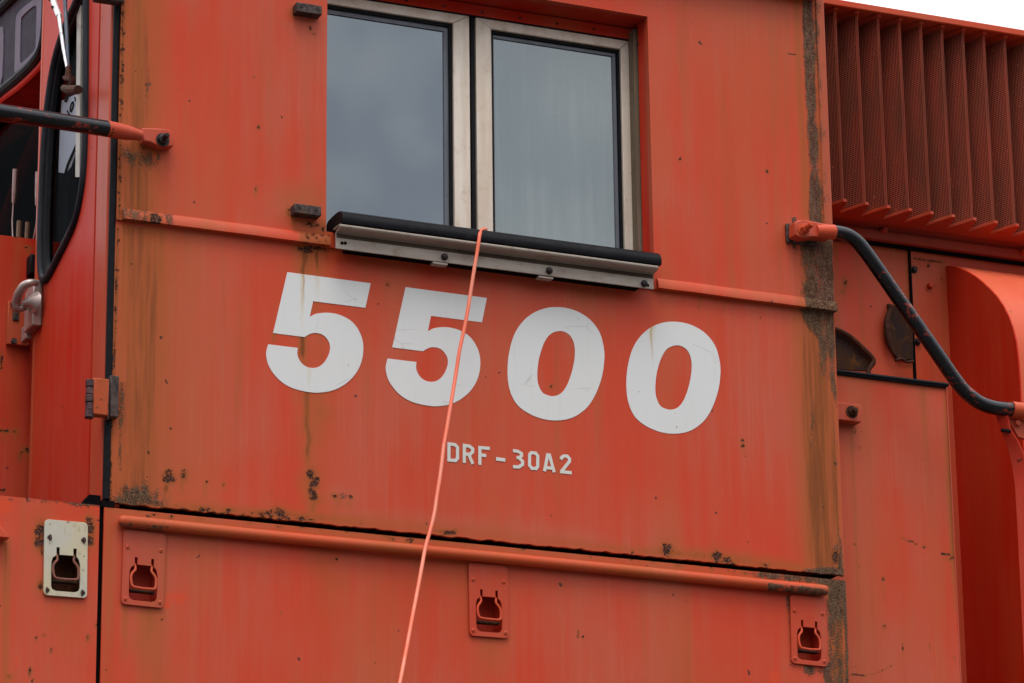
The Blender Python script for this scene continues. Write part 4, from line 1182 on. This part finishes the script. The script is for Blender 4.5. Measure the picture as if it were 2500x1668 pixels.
# nose behind the door
YN = YD + .085
ntop = at(40, 578, YN).z
s = Sheet(-2.7, XF + .10, 3.5, ntop, YN, 0.008, th=.02)
s.blob('flake', 4, 880, 2, 22, .6); s.blob('flake', 70, 604, 9, 3, .5); s.blob('flake', 10, 1054, 14, 3, .72); s.blob('flake', 37, 1053, 7, 3, .72); s.blob('flake', 47, 1117, 4, 12, .66); s.blob('flake', 66, 1100, 9, 5, .75); s.blob('flake', 10, 1025, 3, 6, .6); s.blob('flake', 6, 1197, 5, 4, .7)
s.build('nose_side', M['deep'], loco)
link('nose', B().box(-2.7, XF + .25, YN + .021, 2.3, 3.5, ntop - .002), M['deep'], loco, .01)
p = at(82, 653, YN - .012)
link('door_buffer', B().box(p.x - .016, p.x + .02, YN - .04, YN - .0005, p.z - .026, p.z + .026), M['rubber'], loco, .003)
# lock keeper on the nose side
c0, c1 = at(20, 734, YN - .012), at(60, 845, YN - .012)
kp = link('lock_keeper', B().box(c0.x, c1.x + .012, YN - .014, YN - .0005, c1.z, c0.z), M['part'], loco, .002)
b = B()
for q in ((32, 743), (33, 834)):
    p = at(*q, YN - .014); link('keeper_bolt', B().tube([(p.x, YN - .013, p.z), (p.x, YN - .022, p.z)], .0075, 8), M['darkrust'], kp)
p = at(38, 768, YN - .014)
link('keeper_slot', B().box(p.x - .008, p.x + .008, YN - .018, YN - .0145, p.z - .016, p.z + .016), M['darkrust'], kp, .001)

# windscreen wall and number board over the nose
XB = -0.985
ws = empty('windscreen', (XB + .2, YN + .6, ntop + .2), loco)
def wsl(name, b, mat, bevel=0.0):
    off = ws.location
    b.v = [(v[0] - off.x, v[1] - off.y, v[2] - off.z) for v in b.v]
    return link(name, b, mat, ws, bevel)
wsl('windscreen_glass', B().box(XB + .16, XB + .17, YN, 2.3, ntop - .05, 5.6), M['smoked'])
wsl('screen_post', B().tube([atx(105, 300, XB + .205), atx(62, 400, XB + .205), atx(4, 560, XB + .205)], .020, 8), M['deep'])
wsl('screen_post', B().tube([atx(60, 300, XB + .205), atx(20, 330, XB + .205), atx(-60, 400, XB + .205)], .026, 8), M['deep'])
b = B().tube([atx(38, 414, XB + .09), atx(35, 470, XB + .09), atx(33, 496, XB + .09)], [.008, .007, .005], 8)
b.tube([atx(33, 495, XB + .09), atx(30, 540, XB + .09), atx(31.5, 582, XB + .09)], .0022, 6)
wsl('screen_wiper', b, M['handle'])
b = B().tube([atx(95, 421, XB + .09), atx(93, 470, XB + .09), atx(91, 502, XB + .09)], [.010, .009, .006], 8)
b.tube([atx(91, 500, XB + .09), atx(90, 540, XB + .09), atx(82, 584, XB + .09)], .0022, 6)
wsl('screen_wiper', b, M['handle'])
wsl('screen_bracket', B().tube([atx(48, 540, XB + .08), atx(46, 582, XB + .08)], .008, 8), M['channel'])
wsl('screen_bracket', B().tube([atx(68, 543, XB + .08), atx(66, 584, XB + .08)], .007, 8), M['channel'])

nb_ = empty('number_board', atx(50, 150, XB), loco)
def nbl(name, b, mat, bevel=0.0, smooth=True):
    off = nb_.location
    b.v = [(v[0] - off.x, v[1] - off.y, v[2] - off.z) for v in b.v]
    return link(name, b, mat, nb_, bevel, smooth)
def q6(x, y, X=XB):
    return yz(x / 6.272, y / 6.272, X)
# the board: far left part lies outside the frame
bl = [(-300, 1700), (0, 1450), (300, 1200), (480, 1040), (600, 900), (680, 760), (720, 560), (740, 300), (750, -200), (700, -420), (500, -300), (250, -60), (0, 180), (-300, 480), (-420, 800), (-430, 1500)]
brd = smooth_loop([q6(*q) for q in bl], 2)
nbl('board_glass', B().prism([brd], 'x', XB, XB + .01), M['board'])
nbl('board_gasket', B().tube([(XB - .003, y, z) for y, z in brd] + [(XB - .003, *brd[0])], .016, 10, False), M['rubber'])
z0_o = smooth_loop([q6(*q, XB - .002) for q in ((222, 1138), (232, 800), (242, 320), (262, 220), (340, 130), (520, -10), (600, -60), (655, -40), (648, 300), (632, 740), (600, 830), (420, 990), (260, 1125))], 1)
z0_i = smooth_loop([q6(*q, XB - .002) for q in ((305, 955), (312, 640), (322, 290), (350, 240), (505, 100), (555, 88), (568, 120), (552, 700), (540, 760), (500, 815), (345, 960), (320, 970))], 1)
nbl('board_digit', B().prism([z0_o, z0_i], 'x', XB - .003, XB - .0005), M['board_digit'], 0, False)
nbl('board_digit', B().prism([smooth_loop([q6(*q, XB - .002) for q in ((-230, 700), (-100, 430), (30, 400), (55, 450), (48, 900), (30, 1280), (-60, 1400), (-230, 1500))], 1)], 'x', XB - .003, XB - .0005), M['board_digit'], 0, False)
# housing: red lower edge and rusty top
low = [q6(*q) for q in ((-300, 1760), (0, 1520), (250, 1340), (430, 1180), (600, 1010), (700, 860))]
lowb = [(y + .02, z - .012) for y, z in low]
b = B().tube([(XB + .004, y, z) for y, z in low], .009, 8)
nbl('housing_lip', b, M['deep'])
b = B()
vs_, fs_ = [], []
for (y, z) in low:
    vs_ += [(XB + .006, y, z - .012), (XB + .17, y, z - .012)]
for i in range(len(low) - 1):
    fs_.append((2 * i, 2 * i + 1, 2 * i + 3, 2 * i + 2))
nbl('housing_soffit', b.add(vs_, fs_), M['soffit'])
nbl('housing_top', B().prism([[q6(-400, 480), q6(0, 150), q6(260, -90), q6(520, -330), q6(400, -700), q6(-400, -300)]], 'x', XB + .012, XB + .05), M['peel'])

# hinge between door and cab side
hg = empty('door_hinge', at(245, 975, -.02), loco)
def hgl(name, b, mat, bevel=0.0):
    off = hg.location
    b.v = [(v[0] - off.x, v[1] - off.y, v[2] - off.z) for v in b.v]
    return link(name, b, mat, hg, bevel)
p0, p1 = at(228, 922, -.03), at(264, 1022, -.03)
hgl('hinge_leaf', B().box(p0.x, p1.x, -.032, -.006, p1.z + .006, p0.z), M['part'], .003)
add_attr(bpy.data.objects['hinge_leaf'], lambda c: {'rust': .45, 'moss': .22, 'flake': .2})
k0, k1 = at(206, 924, -.03), at(227, 1024, -.03)
zz = np.linspace(k0.z, k1.z + .004, 6)
b = B()
for i in range(5):
    b.tube([((k0.x + k1.x) / 2 + .004, -.024, zz[i] - .0008), ((k0.x + k1.x) / 2 + .004, -.024, zz[i + 1] + .0008)], .0105 if i % 2 == 0 else .0095, 12)
b.box(k0.x + .008, p0.x + .004, -.030, -.012, zz[5], zz[4] + .002).box(k0.x + .008, p0.x + .003, -.029, -.012, zz[3], zz[2] - .003)
hgl('hinge_barrel', b, M['hinge_purple'], .001)
e0, e1 = at(270, 918, -.016), at(287, 1026, -.016)
o = hgl('hinge_pad', B().box(p1.x + .005, e1.x, -.024, -.001, e1.z + .004, e0.z), M['darkrust'], .003)
hgl('hinge_pin', B().box(p1.x, p1.x + .0045, -.022, -.004, p1.z, p0.z - .004), M['hinge_purple'], .001)
p0, p1 = at(232, -40, -.03), at(303, 9, -.03)
link('hinge_arm', B().box(p0.x, p1.x, -.034, -.004, p1.z, p1.z + .09), M['darkrust'], loco, .006)
# foot wedge at the door bottom
b = B().prism([[(-1.075, ZT + .004), (-1.030, ZT + .004), (-1.030, ZT + .03), (-1.056, ZT + .03)]], 'y', .012, .05)
link('door_stop', b, M['void'], loco)
link('corner_gap', B().box(-1.030, -.9995, -.0008, .012, ZT + .0005, ZS + .004), M['void'], loco)

# ================================================================== handrails
hr = empty('handrail', at(380, 335, -.03), loco)
hr['label'] = 'black handrail running forward from the cab corner'
def hrl(name, b, mat, bevel=0.0):
    off = hr.location
    b.v = [(v[0] - off.x, v[1] - off.y, v[2] - off.z) for v in b.v]
    return link(name, b, mat, hr, bevel)
e0, e1 = at(-140, 252, -.16), at(270, 316, -.05)
e2 = at(345, 331, -.045)
hrl('rail_pipe', B().tube([e0 + (e1 - e0) * t for t in np.linspace(-1.2, 1, 24)], .0195, 16), M['blackpipe'])
hrl('rail_sleeve', B().tube([e1 - (e1 - e0).normalized() * .012, e1, e1 + (e2 - e1) * .5, e2], [.0200, .0198, .0185, .012], 14), M['part'])
L = [at(*q, -.035) for q in ((345, 312), (395, 314), (412, 316), (423, 322), (424, 357), (395, 359), (378, 353), (365, 347), (350, 345))]
o = hrl('rail_lug', B().prism([[(q.x, q.z) for q in L]], 'y', -.036, -.008), M['part'], .003)
p = at(397, 342, -.036)
bo = B().hexbolt((p.x, -.036, p.z), (0, -1, 0.0), .0125, .012, .024, .55)
hrl('bolt', bo, M['blackbolt'])
hrl('lug_spacer', B().box(L[0].x + .01, L[4].x - .012, -.0085, -.001, L[5].z + .012, L[1].z - .01), M['darkrust'])

hr2 = empty('handrail', at(1975, 560, -.03), loco)
hr2['label'] = 'black bent handrail dropping from the cab rear corner'
def hr2l(name, b, mat, bevel=0.0):
    off = hr2.location
    b.v = [(v[0] - off.x, v[1] - off.y, v[2] - off.z) for v in b.v]
    return link(name, b, mat, hr2, bevel)
Yr = -.045
pth = [(2022, 566), (2045, 568), (2068, 574), (2090, 588), (2108, 608), (2135, 645), (2200, 738), (2280, 852), (2340, 938), (2372, 970), (2402, 988), (2435, 997), (2468, 1000)]
pts = curve3([at(x, y, Yr) for x, y in pth], 5)
hr2l('rail_pipe', B().tube(pts, .0185, 18), M['blackpipe'])
hr2l('rail_sleeve', B().tube([at(1992, 565, Yr), at(2012, 566, Yr), at(2036, 567, Yr)], [.0165, .019, .0192], 16), M['bright'])
L = [at(*q, -.05) for q in ((1940, 541), (1950, 538), (1970, 538), (2025, 549), (2030, 582), (1990, 578), (1962, 582), (1940, 574))]
hr2l('rail_lug', B().prism([[(q.x, q.z) for q in L]], 'y', -.052, -.016), M['part'], .004)
p = at(1962, 561, -.052)
hr2l('bolt', B().hexbolt((p.x, -.052, p.z), (0.0, -1, 0), .0125, .020, .026, .6), M['bright'])
hr2l('lug_spacer', B().box(L[0].x - .006, L[3].x - .02, -.0155, -.0075, L[7].z - .008, L[1].z + .002), M['darkrust'], .002)
# stanchion carrying the next rail
st = empty('stanchion', at(2490, 1300, -.045), loco)
def stl(name, b, mat, bevel=0.0):
    off = st.location
    b.v = [(v[0] - off.x, v[1] - off.y, v[2] - off.z) for v in b.v]
    return link(name, b, mat, st, bevel)
q0 = at(2469, 1000, Yr)
stl('rail_sleeve', B().tube([q0, q0 + Vector((.02, 0, 0)), q0 + Vector((1.0, 0, 0))], .0215, 18), M['bright'])
pl = [at(*q, -.03) for q in ((2456, 1020), (2540, 1030), (2540, 1085), (2484, 1068))]
stl('clamp_plate', B().prism([[(q.x, q.z) for q in pl]], 'y', -.034, -.024), M['part'], .002)
p = at(2482, 1034, -.034)
stl('bolt', B().hexbolt((p.x, -.034, p.z), (0, -1, 0), .0085, .010), M['part'])
b = B()
zs_ = [((2441, 1012), .016, -.045), ((2453, 1055), .012, -.040), ((2468, 1085), .016, -.035), ((2482, 1125), .020, -.030), ((2489, 1180), .018, -.030), ((2496, 1300), .018, -.03), ((2514, 1668), .018, -.03), ((2530, 2000), .018, -.03)]
vs_, fs_ = [], []
for (q, hw, y) in zs_:
    p = at(*q, y)
    vs_ += [(p.x - hw * .2, y + hw, p.z), (p.x - hw * .2 + .006, y + hw, p.z), (p.x + hw * .9 + .006, y - hw * .4, p.z + .01), (p.x + hw * .9, y - hw * .4, p.z + .01)]
for i in range(len(zs_) - 1):
    for j in range(4):
        fs_.append((i * 4 + j, i * 4 + (j + 1) % 4, i * 4 + 4 + (j + 1) % 4, i * 4 + 4 + j))
fs_ += [(0, 1, 2, 3), tuple(len(vs_) - 4 + j for j in (3, 2, 1, 0))]
stl('post', b.add(vs_, fs_), M['deep'], .001)
p = at(2450, 1051, -.04)
stl('cotter_pin', B().tube([p + Vector((-.006, 0, 0)), p + Vector((.02, 0, .0))], .005, 8), M['rubber'])

# ================================================================== hood behind the cab
YH = 0.50
YT = 0.337            # louvre tips
YV = 0.418            # louvre valleys
gr = empty('radiator_grille', at(2250, 530, YV), loco)
def grl(name, b, mat, bevel=0.0):
    off = gr.location
    b.v = [(v[0] - off.x, v[1] - off.y, v[2] - off.z) for v in b.v]
    return link(name, b, mat, gr, bevel)
tipx = [at(px, py, YT).x for px, py in ((2040.4, 30), (2092.7, 40), (2145.6, 48), (2196, 56), (2249, 64), (2300.8, 73), (2351.9, 82), (2403, 90), (2454.5, 98))]
pitch = (tipx[-1] - tipx[0]) / (len(tipx) - 1)
zg1 = at(2092.7, 33, YT).z
zg0 = (at(2110.6, 498, YT).z + at(2431, 541, YT).z) / 2
vx = pitch * .54
YF = 0.447            # the mesh folds run deeper than the end plates
PITCHW = .0056
def fin(x, name='louvre_fin'):
    """one perforated louvre: slope out to a rounded tip and back"""
    a_ = (x - vx, YF); tip = (x, YT); c_ = (x + pitch - vx, YF)
    prof = [a_]
    for t in (.25, .5, .75, .9): prof.append((a_[0] + (tip[0] - a_[0]) * t, a_[1] + (tip[1] - a_[1]) * t))
    prof += [(x - .0022, YT + .0022), (x, YT), (x + .0022, YT + .002), (x + .0034, YT + .005)]
    for t in (.25, .6, 1.0): prof.append((x + .0034 + (c_[0] - x - .0034) * t, YT + .005 + (c_[1] - YT - .005) * t))
    n = len(prof)
    arc = [0.0]
    for i in range(1, n): arc.append(arc[-1] + math.hypot(prof[i][0] - prof[i - 1][0], prof[i][1] - prof[i - 1][1]))
    me = bpy.data.meshes.new(name)
    off = gr.location
    NZ = 12
    vs_ = [(p[0] - off.x + .0006 * mnoise.noise(Vector((p[0] * 9, j * .8, 1))), p[1] - off.y + .0008 * mnoise.noise(Vector((x * 11, j * .7, i * .3))) * (.3 if i in (0, n - 1) else 1), zg0 + (zg1 - zg0) * j / NZ - off.z) for j in range(NZ + 1) for i, p in enumerate(prof)]
    fs_ = [(j * n + i, j * n + i + 1, (j + 1) * n + i + 1, (j + 1) * n + i) for j in range(NZ) for i in range(n - 1)]
    me.from_pydata(vs_, [], fs_)
    uv = me.uv_layers.new(name='UVMap')
    for f_ in me.polygons:
        f_.use_smooth = True
        for li in f_.loop_indices:
            vi = me.loops[li].vertex_index
            uv.data[li].uv = (arc[vi % n] / PITCHW, (zg1 - zg0) * (vi // n) / NZ / PITCHW)
    me.set_sharp_from_angle(angle=math.radians(60))
    me.materials.append(M['perf'])
    o = bpy.data.objects.new(name, me); COL.objects.link(o); o.parent = gr
    return o
def shade_lining(xs):
    """black sheet folded just behind the perforated louvres so the holes read as dark"""
    b = B(); prof = []
    for x in xs:
        prof += [(x - vx + .004, YF + .012), (x + .0035, YT + .020)]
    vs_, fs_ = [], []
    for (x, y) in prof:
        vs_ += [(x, y, zg0), (x, y, zg1)]
    for i in range(len(prof) - 1):
        fs_.append((2 * i, 2 * i + 2, 2 * i + 3, 2 * i + 1))
    return b.add(vs_, fs_)
xs_f = [tipx[0] + pitch * i for i in range(-2, 13)]
for x in xs_f:
    fin(x)
def comb(z0, z1, out):
    """saw tooth end plate of the louvre pack"""
    b = B()
    poly = [(xs_f[0] - vx, YH - .012)]
    for x in xs_f:
        poly += [(x - vx - .003, YV - .004), (x - .006, YT - .010 * out), (x + .002, YT - .012 * out), (x + .007, YT - .006 * out)]
    poly += [(xs_f[-1] + pitch - vx, YV), (xs_f[-1] + pitch - vx, YH - .012)]
    return b.prism([poly], 'z', z0, z1)
grl('louvre_sill', comb(zg0 - .008, zg0, 1.0), M['part'], .0008)
grl('louvre_head', comb(zg1, zg1 + .008, .3), M['bright'], .0008)
xg0, xg1 = .87, xs_f[-1] + pitch
# top plate overhanging the fins
tp = at(2037, 18, YT - .012)
b = B().box(xg0 - .1, xg1, YT - .014, YH + .1, zg1 + .0085, zg1 + .020)
b.box(xg0 - .1, xg1, YT - .016, YT - .006, zg1 + .006, zg1 + .026)
grl('grille_cap', b, M['bright'], .003)
grl('shade_lining', shade_lining(xs_f), M['void'])  # added black sheet standing in for the shade inside the louvres
grl('grille_back', B().box(xg0 - .1, xg1, YV + .064, YV + .067, zg0 - .01, zg1 + .01), M['void'])
# sloping apron under the louvres
ap = [(YV + .004, zg0 - .0085), (YH - .014, zg0 - .0085), (YH - .014, zg0 - .010), (YV + .004, zg0 - .010)]
zsb = at(2180, 590, YH - .03).z
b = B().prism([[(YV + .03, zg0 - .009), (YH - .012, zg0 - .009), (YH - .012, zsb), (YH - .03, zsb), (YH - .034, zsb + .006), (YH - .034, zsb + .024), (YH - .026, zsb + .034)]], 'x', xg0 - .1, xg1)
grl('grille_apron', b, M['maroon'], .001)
for px, py in ((2157, 563), (2497, 617)):
    p = at(px, py, YH - .036)
    b = B().tube([(p.x, YH - .03, p.z), (p.x, YH - .045, p.z), (p.x, YH - .05, p.z)], [.0095, .0095, .006], 12)
    grl('bolt', b, M['part'])

# hood side sheets
hx1 = at(2223, 700, YH).x
hz1 = zsb + .002
s = Sheet(.80, hx1 - .002, 3.2, hz1, YH, .006, th=.012)
s.blob('flake', 2062, 690, 9, 14, .40); s.blob('flake', 2056, 712, 9, 8, .38); s.blob('flake', 2207, 780, 4, 3, .6)
s.band('rust', [(2040, 590, 8, .6), (2045, 900, 8, .5)]); s.hline('rust', [(2040, 592, 8, .3), (2200, 612, 8, .6)])
s.band('rust', [(2214, 600, 8, .5), (2222, 900, 10, .8)])
s.build('hood_panel', M['paint'], loco)
hx2 = at(2311, 700, YH - .006).x
s = Sheet(hx1 + .001, 3.2, 3.2, hz1 - .0005, YH - .004, .008, th=.012)
s.band('rust', [(2300, 640, 8, .3), (2310, 900, 8, .3)]); s.blob('fade_lit', 2245, 672, 16, 14, .8)
s.blob('flake', 2266, 649, 5, 5, .7); s.blob('flake', 2280, 698, 3, 3, .6); s.blob('flake', 2298, 681, 3, 3, .6)
s.hline('flake', [(2224, 632, 2.2, .62), (2260, 636, 2.2, .60), (2300, 642, 2.4, .62), (2312, 644, 2, 0)])
s.build('hood_panel', M['paint'], loco)
link('hood_joint', B().box(hx1 - .0045, hx1 + .0025, YH - .0058, YH + .004, 4.0, hz1), M['void'], loco)
link('hood_core', B().box(.89, 4.2, YH + .02, 2.4, 3.2, zg1 + .002), M['part'], loco)
link('apron_gap', B().box(.80, xg1, YH - .0135, YH - .0062, hz1 - .012, hz1 + .001), M['void'], loco)
for px, py in ((2247, 600), (2352, 614), (2234, 657), (2242, 833), (2140, 590)):
    p = at(px, py, YH - .012)
    b = B().hexbolt((p.x, YH - .0055, p.z), (0, -1, 0), .0075 if py != 590 else .004, .010)
    link('hood_bolt', b, M['blackbolt'], loco)
p = at(2272, 697, YH - .01)
link('broken_stud', B().tube([p + Vector((.0, .006, 0)), p + Vector((-.002, -.008, 0))], .008, 8), M['deep'], loco, .001)

# curled rusty remains of cut brackets
p = [at(*q, YH - .006) for q in ((2166, 742), (2185, 748), (2200, 760), (2227, 790), (2228, 880), (2190, 878), (2180, 862), (2166, 832), (2162, 790), (2170, 765))]
b = B().prism([[(q.x, q.z) for q in p]], 'y', YH - .0105, YH - .002)
sc1 = link('torn_plate', b, M['peel'], loco, .001)
b = B()
pts = curve3([at(*q, YH - .02) for q in ((2178, 745), (2168, 772), (2166, 800), (2172, 840), (2184, 866))], 5)
b.tube(pts, [.004 + .006 * math.sin(math.pi * i / (len(pts) - 1)) for i in range(len(pts))], 8)
pts = curve3([at(*q, YH - .02) for q in ((2186, 880), (2202, 876), (2214, 884), (2230, 882))], 5)
b.tube(pts, .004, 8)
link('curled_edge', b, M['rusty'], sc1)
p = [at(*q, YH - .05) for q in ((2020, 800), (2036, 802), (2066, 815), (2080, 826), (2134, 880), (2120, 908), (2010, 900))]
sc2 = link('torn_plate', B().prism([[(q.x, q.z) for q in p]], 'y', YH - .055, YH - .048), M['peel'], loco, .001)
b = B().tube(curve3([at(*q, YH - .065) for q in ((2030, 801), (2050, 808), (2068, 818), (2080, 826), (2108, 852), (2133, 880), (2122, 900), (2119, 915))], 4), .007, 8)
link('curled_edge', b, M['rusty'], sc2)

# electrical box standing beside the cab rear
YBX = 0.10
bx1 = (at(2322, 1000, YBX).x + at(2348, 1660, YBX).x) / 2
bz1 = (at(2045, 911, YBX).z + at(2310, 944, YBX).z) / 2
s = Sheet(.70, bx1 - .008, 3.0, bz1, YBX, .006, th=.012)
s.band('rust', [(2078, 1040, 5, .9), (2084, 1200, 5, .7), (2092, 1400, 4, .6), (2098, 1600, 4, .3)])
s.band('rust', [(2252, 945, 12, .75), (2262, 1100, 8, .4), (2270, 1250, 4, .1)]); s.band('rust', [(2312, 945, 10, .8), (2318, 1100, 12, .9), (2328, 1350, 10, .9), (2336, 1500, 6, .5)])
s.hline('rust', [(2045, 916, 8, .5), (2315, 948, 10, .6)])
s.hline('flake', [(2197, 1315, 3, .0), (2203, 1316, 3, .68), (2218, 1320, 3, .66), (2237, 1328, 3, .6), (2240, 1328, 3, 0)]); s.blob('flake', 2256, 1335, 5, 3, .7)
s.hline('flake', [(2294, 1350, 3, 0), (2297, 1351, 3, .7), (2318, 1356, 3, .66), (2338, 1363, 3, .7)]); s.blob('flake', 2320, 1365, 6, 4, .6); s.blob('flake', 2332, 1352, 5, 4, .7)
for (px, py, r_, a_) in ((2156, 1414, 4, .75), (2157, 1530, 4, .72), (2330, 1606, 3, .65), (2087, 1050, 3, .6), (2104, 1053, 3, .55), (2086, 1061, 3, .5), (2088, 1094, 3, .6), (2100, 1095, 3, .6), (2096, 1383, 2.5, .5), (2135, 1269, 2.5, .55), (2276, 1236, 3, .45), (2253, 1120, 3, .4), (2085, 1330, 2.5, .5)):
    s.blob('flake', px, py, r_, r_ * 1.2, a_)
s.run('rust', 2156, 1418, 1500, 4, .4); s.run('rust', 2157, 1535, 1570, 4, .4); s.run('flake', 2268, 1570, 1600, 2.5, .5)
s.hline('flake', [(2070, 1647, 2, .45), (2110, 1650, 2, .5), (2140, 1644, 2, .5), (2180, 1625, 2, .45), (2184, 1622, 2, 0)])
s.run('flake', 2203, 1572, 1612, 2.4, .5)
s.blob('fade_lit', 2130, 1600, 80, 60, .7); s.blob('flake', 2325, 1108, 4, 3, .6); s.blob('flake', 2328, 1030, 2, 6, .5)
box_ = s.build('equipment_box', M['paint'], loco)
link('box_edge', B().prism([[(bx1 - .0079, YBX - .0002), (bx1 - .003, YBX + .002), (bx1, YBX + .008), (bx1, YH - .02), (bx1 - .0079, YH - .02)]], 'z', 3.0, bz1), M['part'], box_)
link('box_side', B().box(.70, bx1 - .01, YBX + .012, YH - .02, 3.0, bz1 - .002), M['part'], box_)
c0, c1 = at(2040, 908, YBX - .002), at(2319, 940, YBX - .002)
b = B().tube([(.70, YBX - .002, bz1 + .004), (bx1 - .006, YBX - .002, bz1 + .004)], .0055, 8).tube([(.70, YBX - .001, bz1 - .002), (bx1 - .010, YBX - .001, bz1 - .002)], .004, 8)
b.ball_end((bx1 - .006, YBX - .002, bz1 + .004), (1, 0, 0), .0055, 8)
link('box_seal', b, M['rubber'], box_)
p0, p1 = at(2043, 984, YBX - .03), at(2102, 1032, YBX - .03)
bk = link('box_bracket', B().box(.80, p1.x, YBX - .034, YBX - .001, p1.z, p1.z + .046), M['part'], box_, .002)
p = at(2080, 1006, YBX - .034)
link('box_bolt', B().tube([(p.x - .002, YBX - .033, p.z), (p.x - .002, YBX - .036, p.z)], .0155, 18).hexbolt((p.x, YBX - .034, p.z), (0, -1, 0), .012, .011, .012, .6), M['rusty'], box_)

# bulging blower housing further back
XHS = (at(2311, 660, YH - .006).x)
pr_px = [(2309.7, 648), (2322, 648.5), (2334, 650.6), (2359.5, 660.8), (2380, 673), (2397.8, 687), (2416, 704), (2433, 722), (2449, 745), (2462, 770), (2473, 800), (2481, 835), (2486, 877), (2490, 930), (2493, 1000)]
pf = [yz(x, y, XHS) for x, y in pr_px]
pf = [(YH, pf[0][1])] + pf[1:]
pf += [(pf[-1][0], 2.9), (YH, 2.9)]
b = B()
vs_, fs_ = [], []
nst = 12
for i in range(nst + 1):
    x = XHS + .004 + 2.0 * i / nst
    vs_ += [(x, y, z) for y, z in pf[:-1]]
kq = len(pf) - 1
for i in range(nst):
    for j in range(kq - 1):
        fs_.append((i * kq + j, (i + 1) * kq + j, (i + 1) * kq + j + 1, i * kq + j + 1))
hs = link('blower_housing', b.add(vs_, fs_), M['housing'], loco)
add_attr(hs, lambda c: {'fade_lit': .9})  # lit outer shell painted lighter than the shaded end
hs['label'] = 'rounded blower housing with its lit side painted lighter'
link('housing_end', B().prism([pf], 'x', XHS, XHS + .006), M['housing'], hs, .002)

# ================================================================== coral cable hanging out of the window
cp = [(1186, 560, .05), (1177, 562, -.03), (1172, 570, -.072), (1169, 588, -.081), (1165, 615, -.083), (1159, 650, -.085), (1151, 700, -.088), (1143, 752, -.092), (1133, 805, -.097), (1122, 856, -.103), (1112, 920, -.11), (1101, 985, -.125), (1090, 1050, -.14), (1083, 1090, -.15), (1076, 1150, -.165), (1066, 1215, -.18), (1060, 1255, -.19), (1049, 1300, -.20), (1039, 1335, -.21), (1028, 1394, -.23), (1018, 1448, -.25), (1008, 1500, -.27), (993, 1580, -.30), (976, 1668, -.34)]
P = [at(x, y, d) for x, y, d in cp]
last = P[-1]; dr = (P[-1] - P[-4]).normalized()
P += [last + dr * .4 + Vector((-.02, -.05, 0)), last + dr * 1.2 + Vector((-.1, -.3, 0)), Vector((last.x - .55, -1.9, 1.2)), Vector((last.x - .7, -2.4, .05))]
cb = B().tube(curve3(P, 6), .0046, 12)
tag(link('cable', cb, M['cable']), 'coral orange cable draped over the window armrest and hanging down across the number', 'cable')

print('STATS', len(bpy.data.objects), 'zr', zr, 'YD', YD, 'ntop', ntop, 'zg', zg0, zg1, 'pitch', pitch, 'box', bx1, bz1, 'zl_t', zl_t)
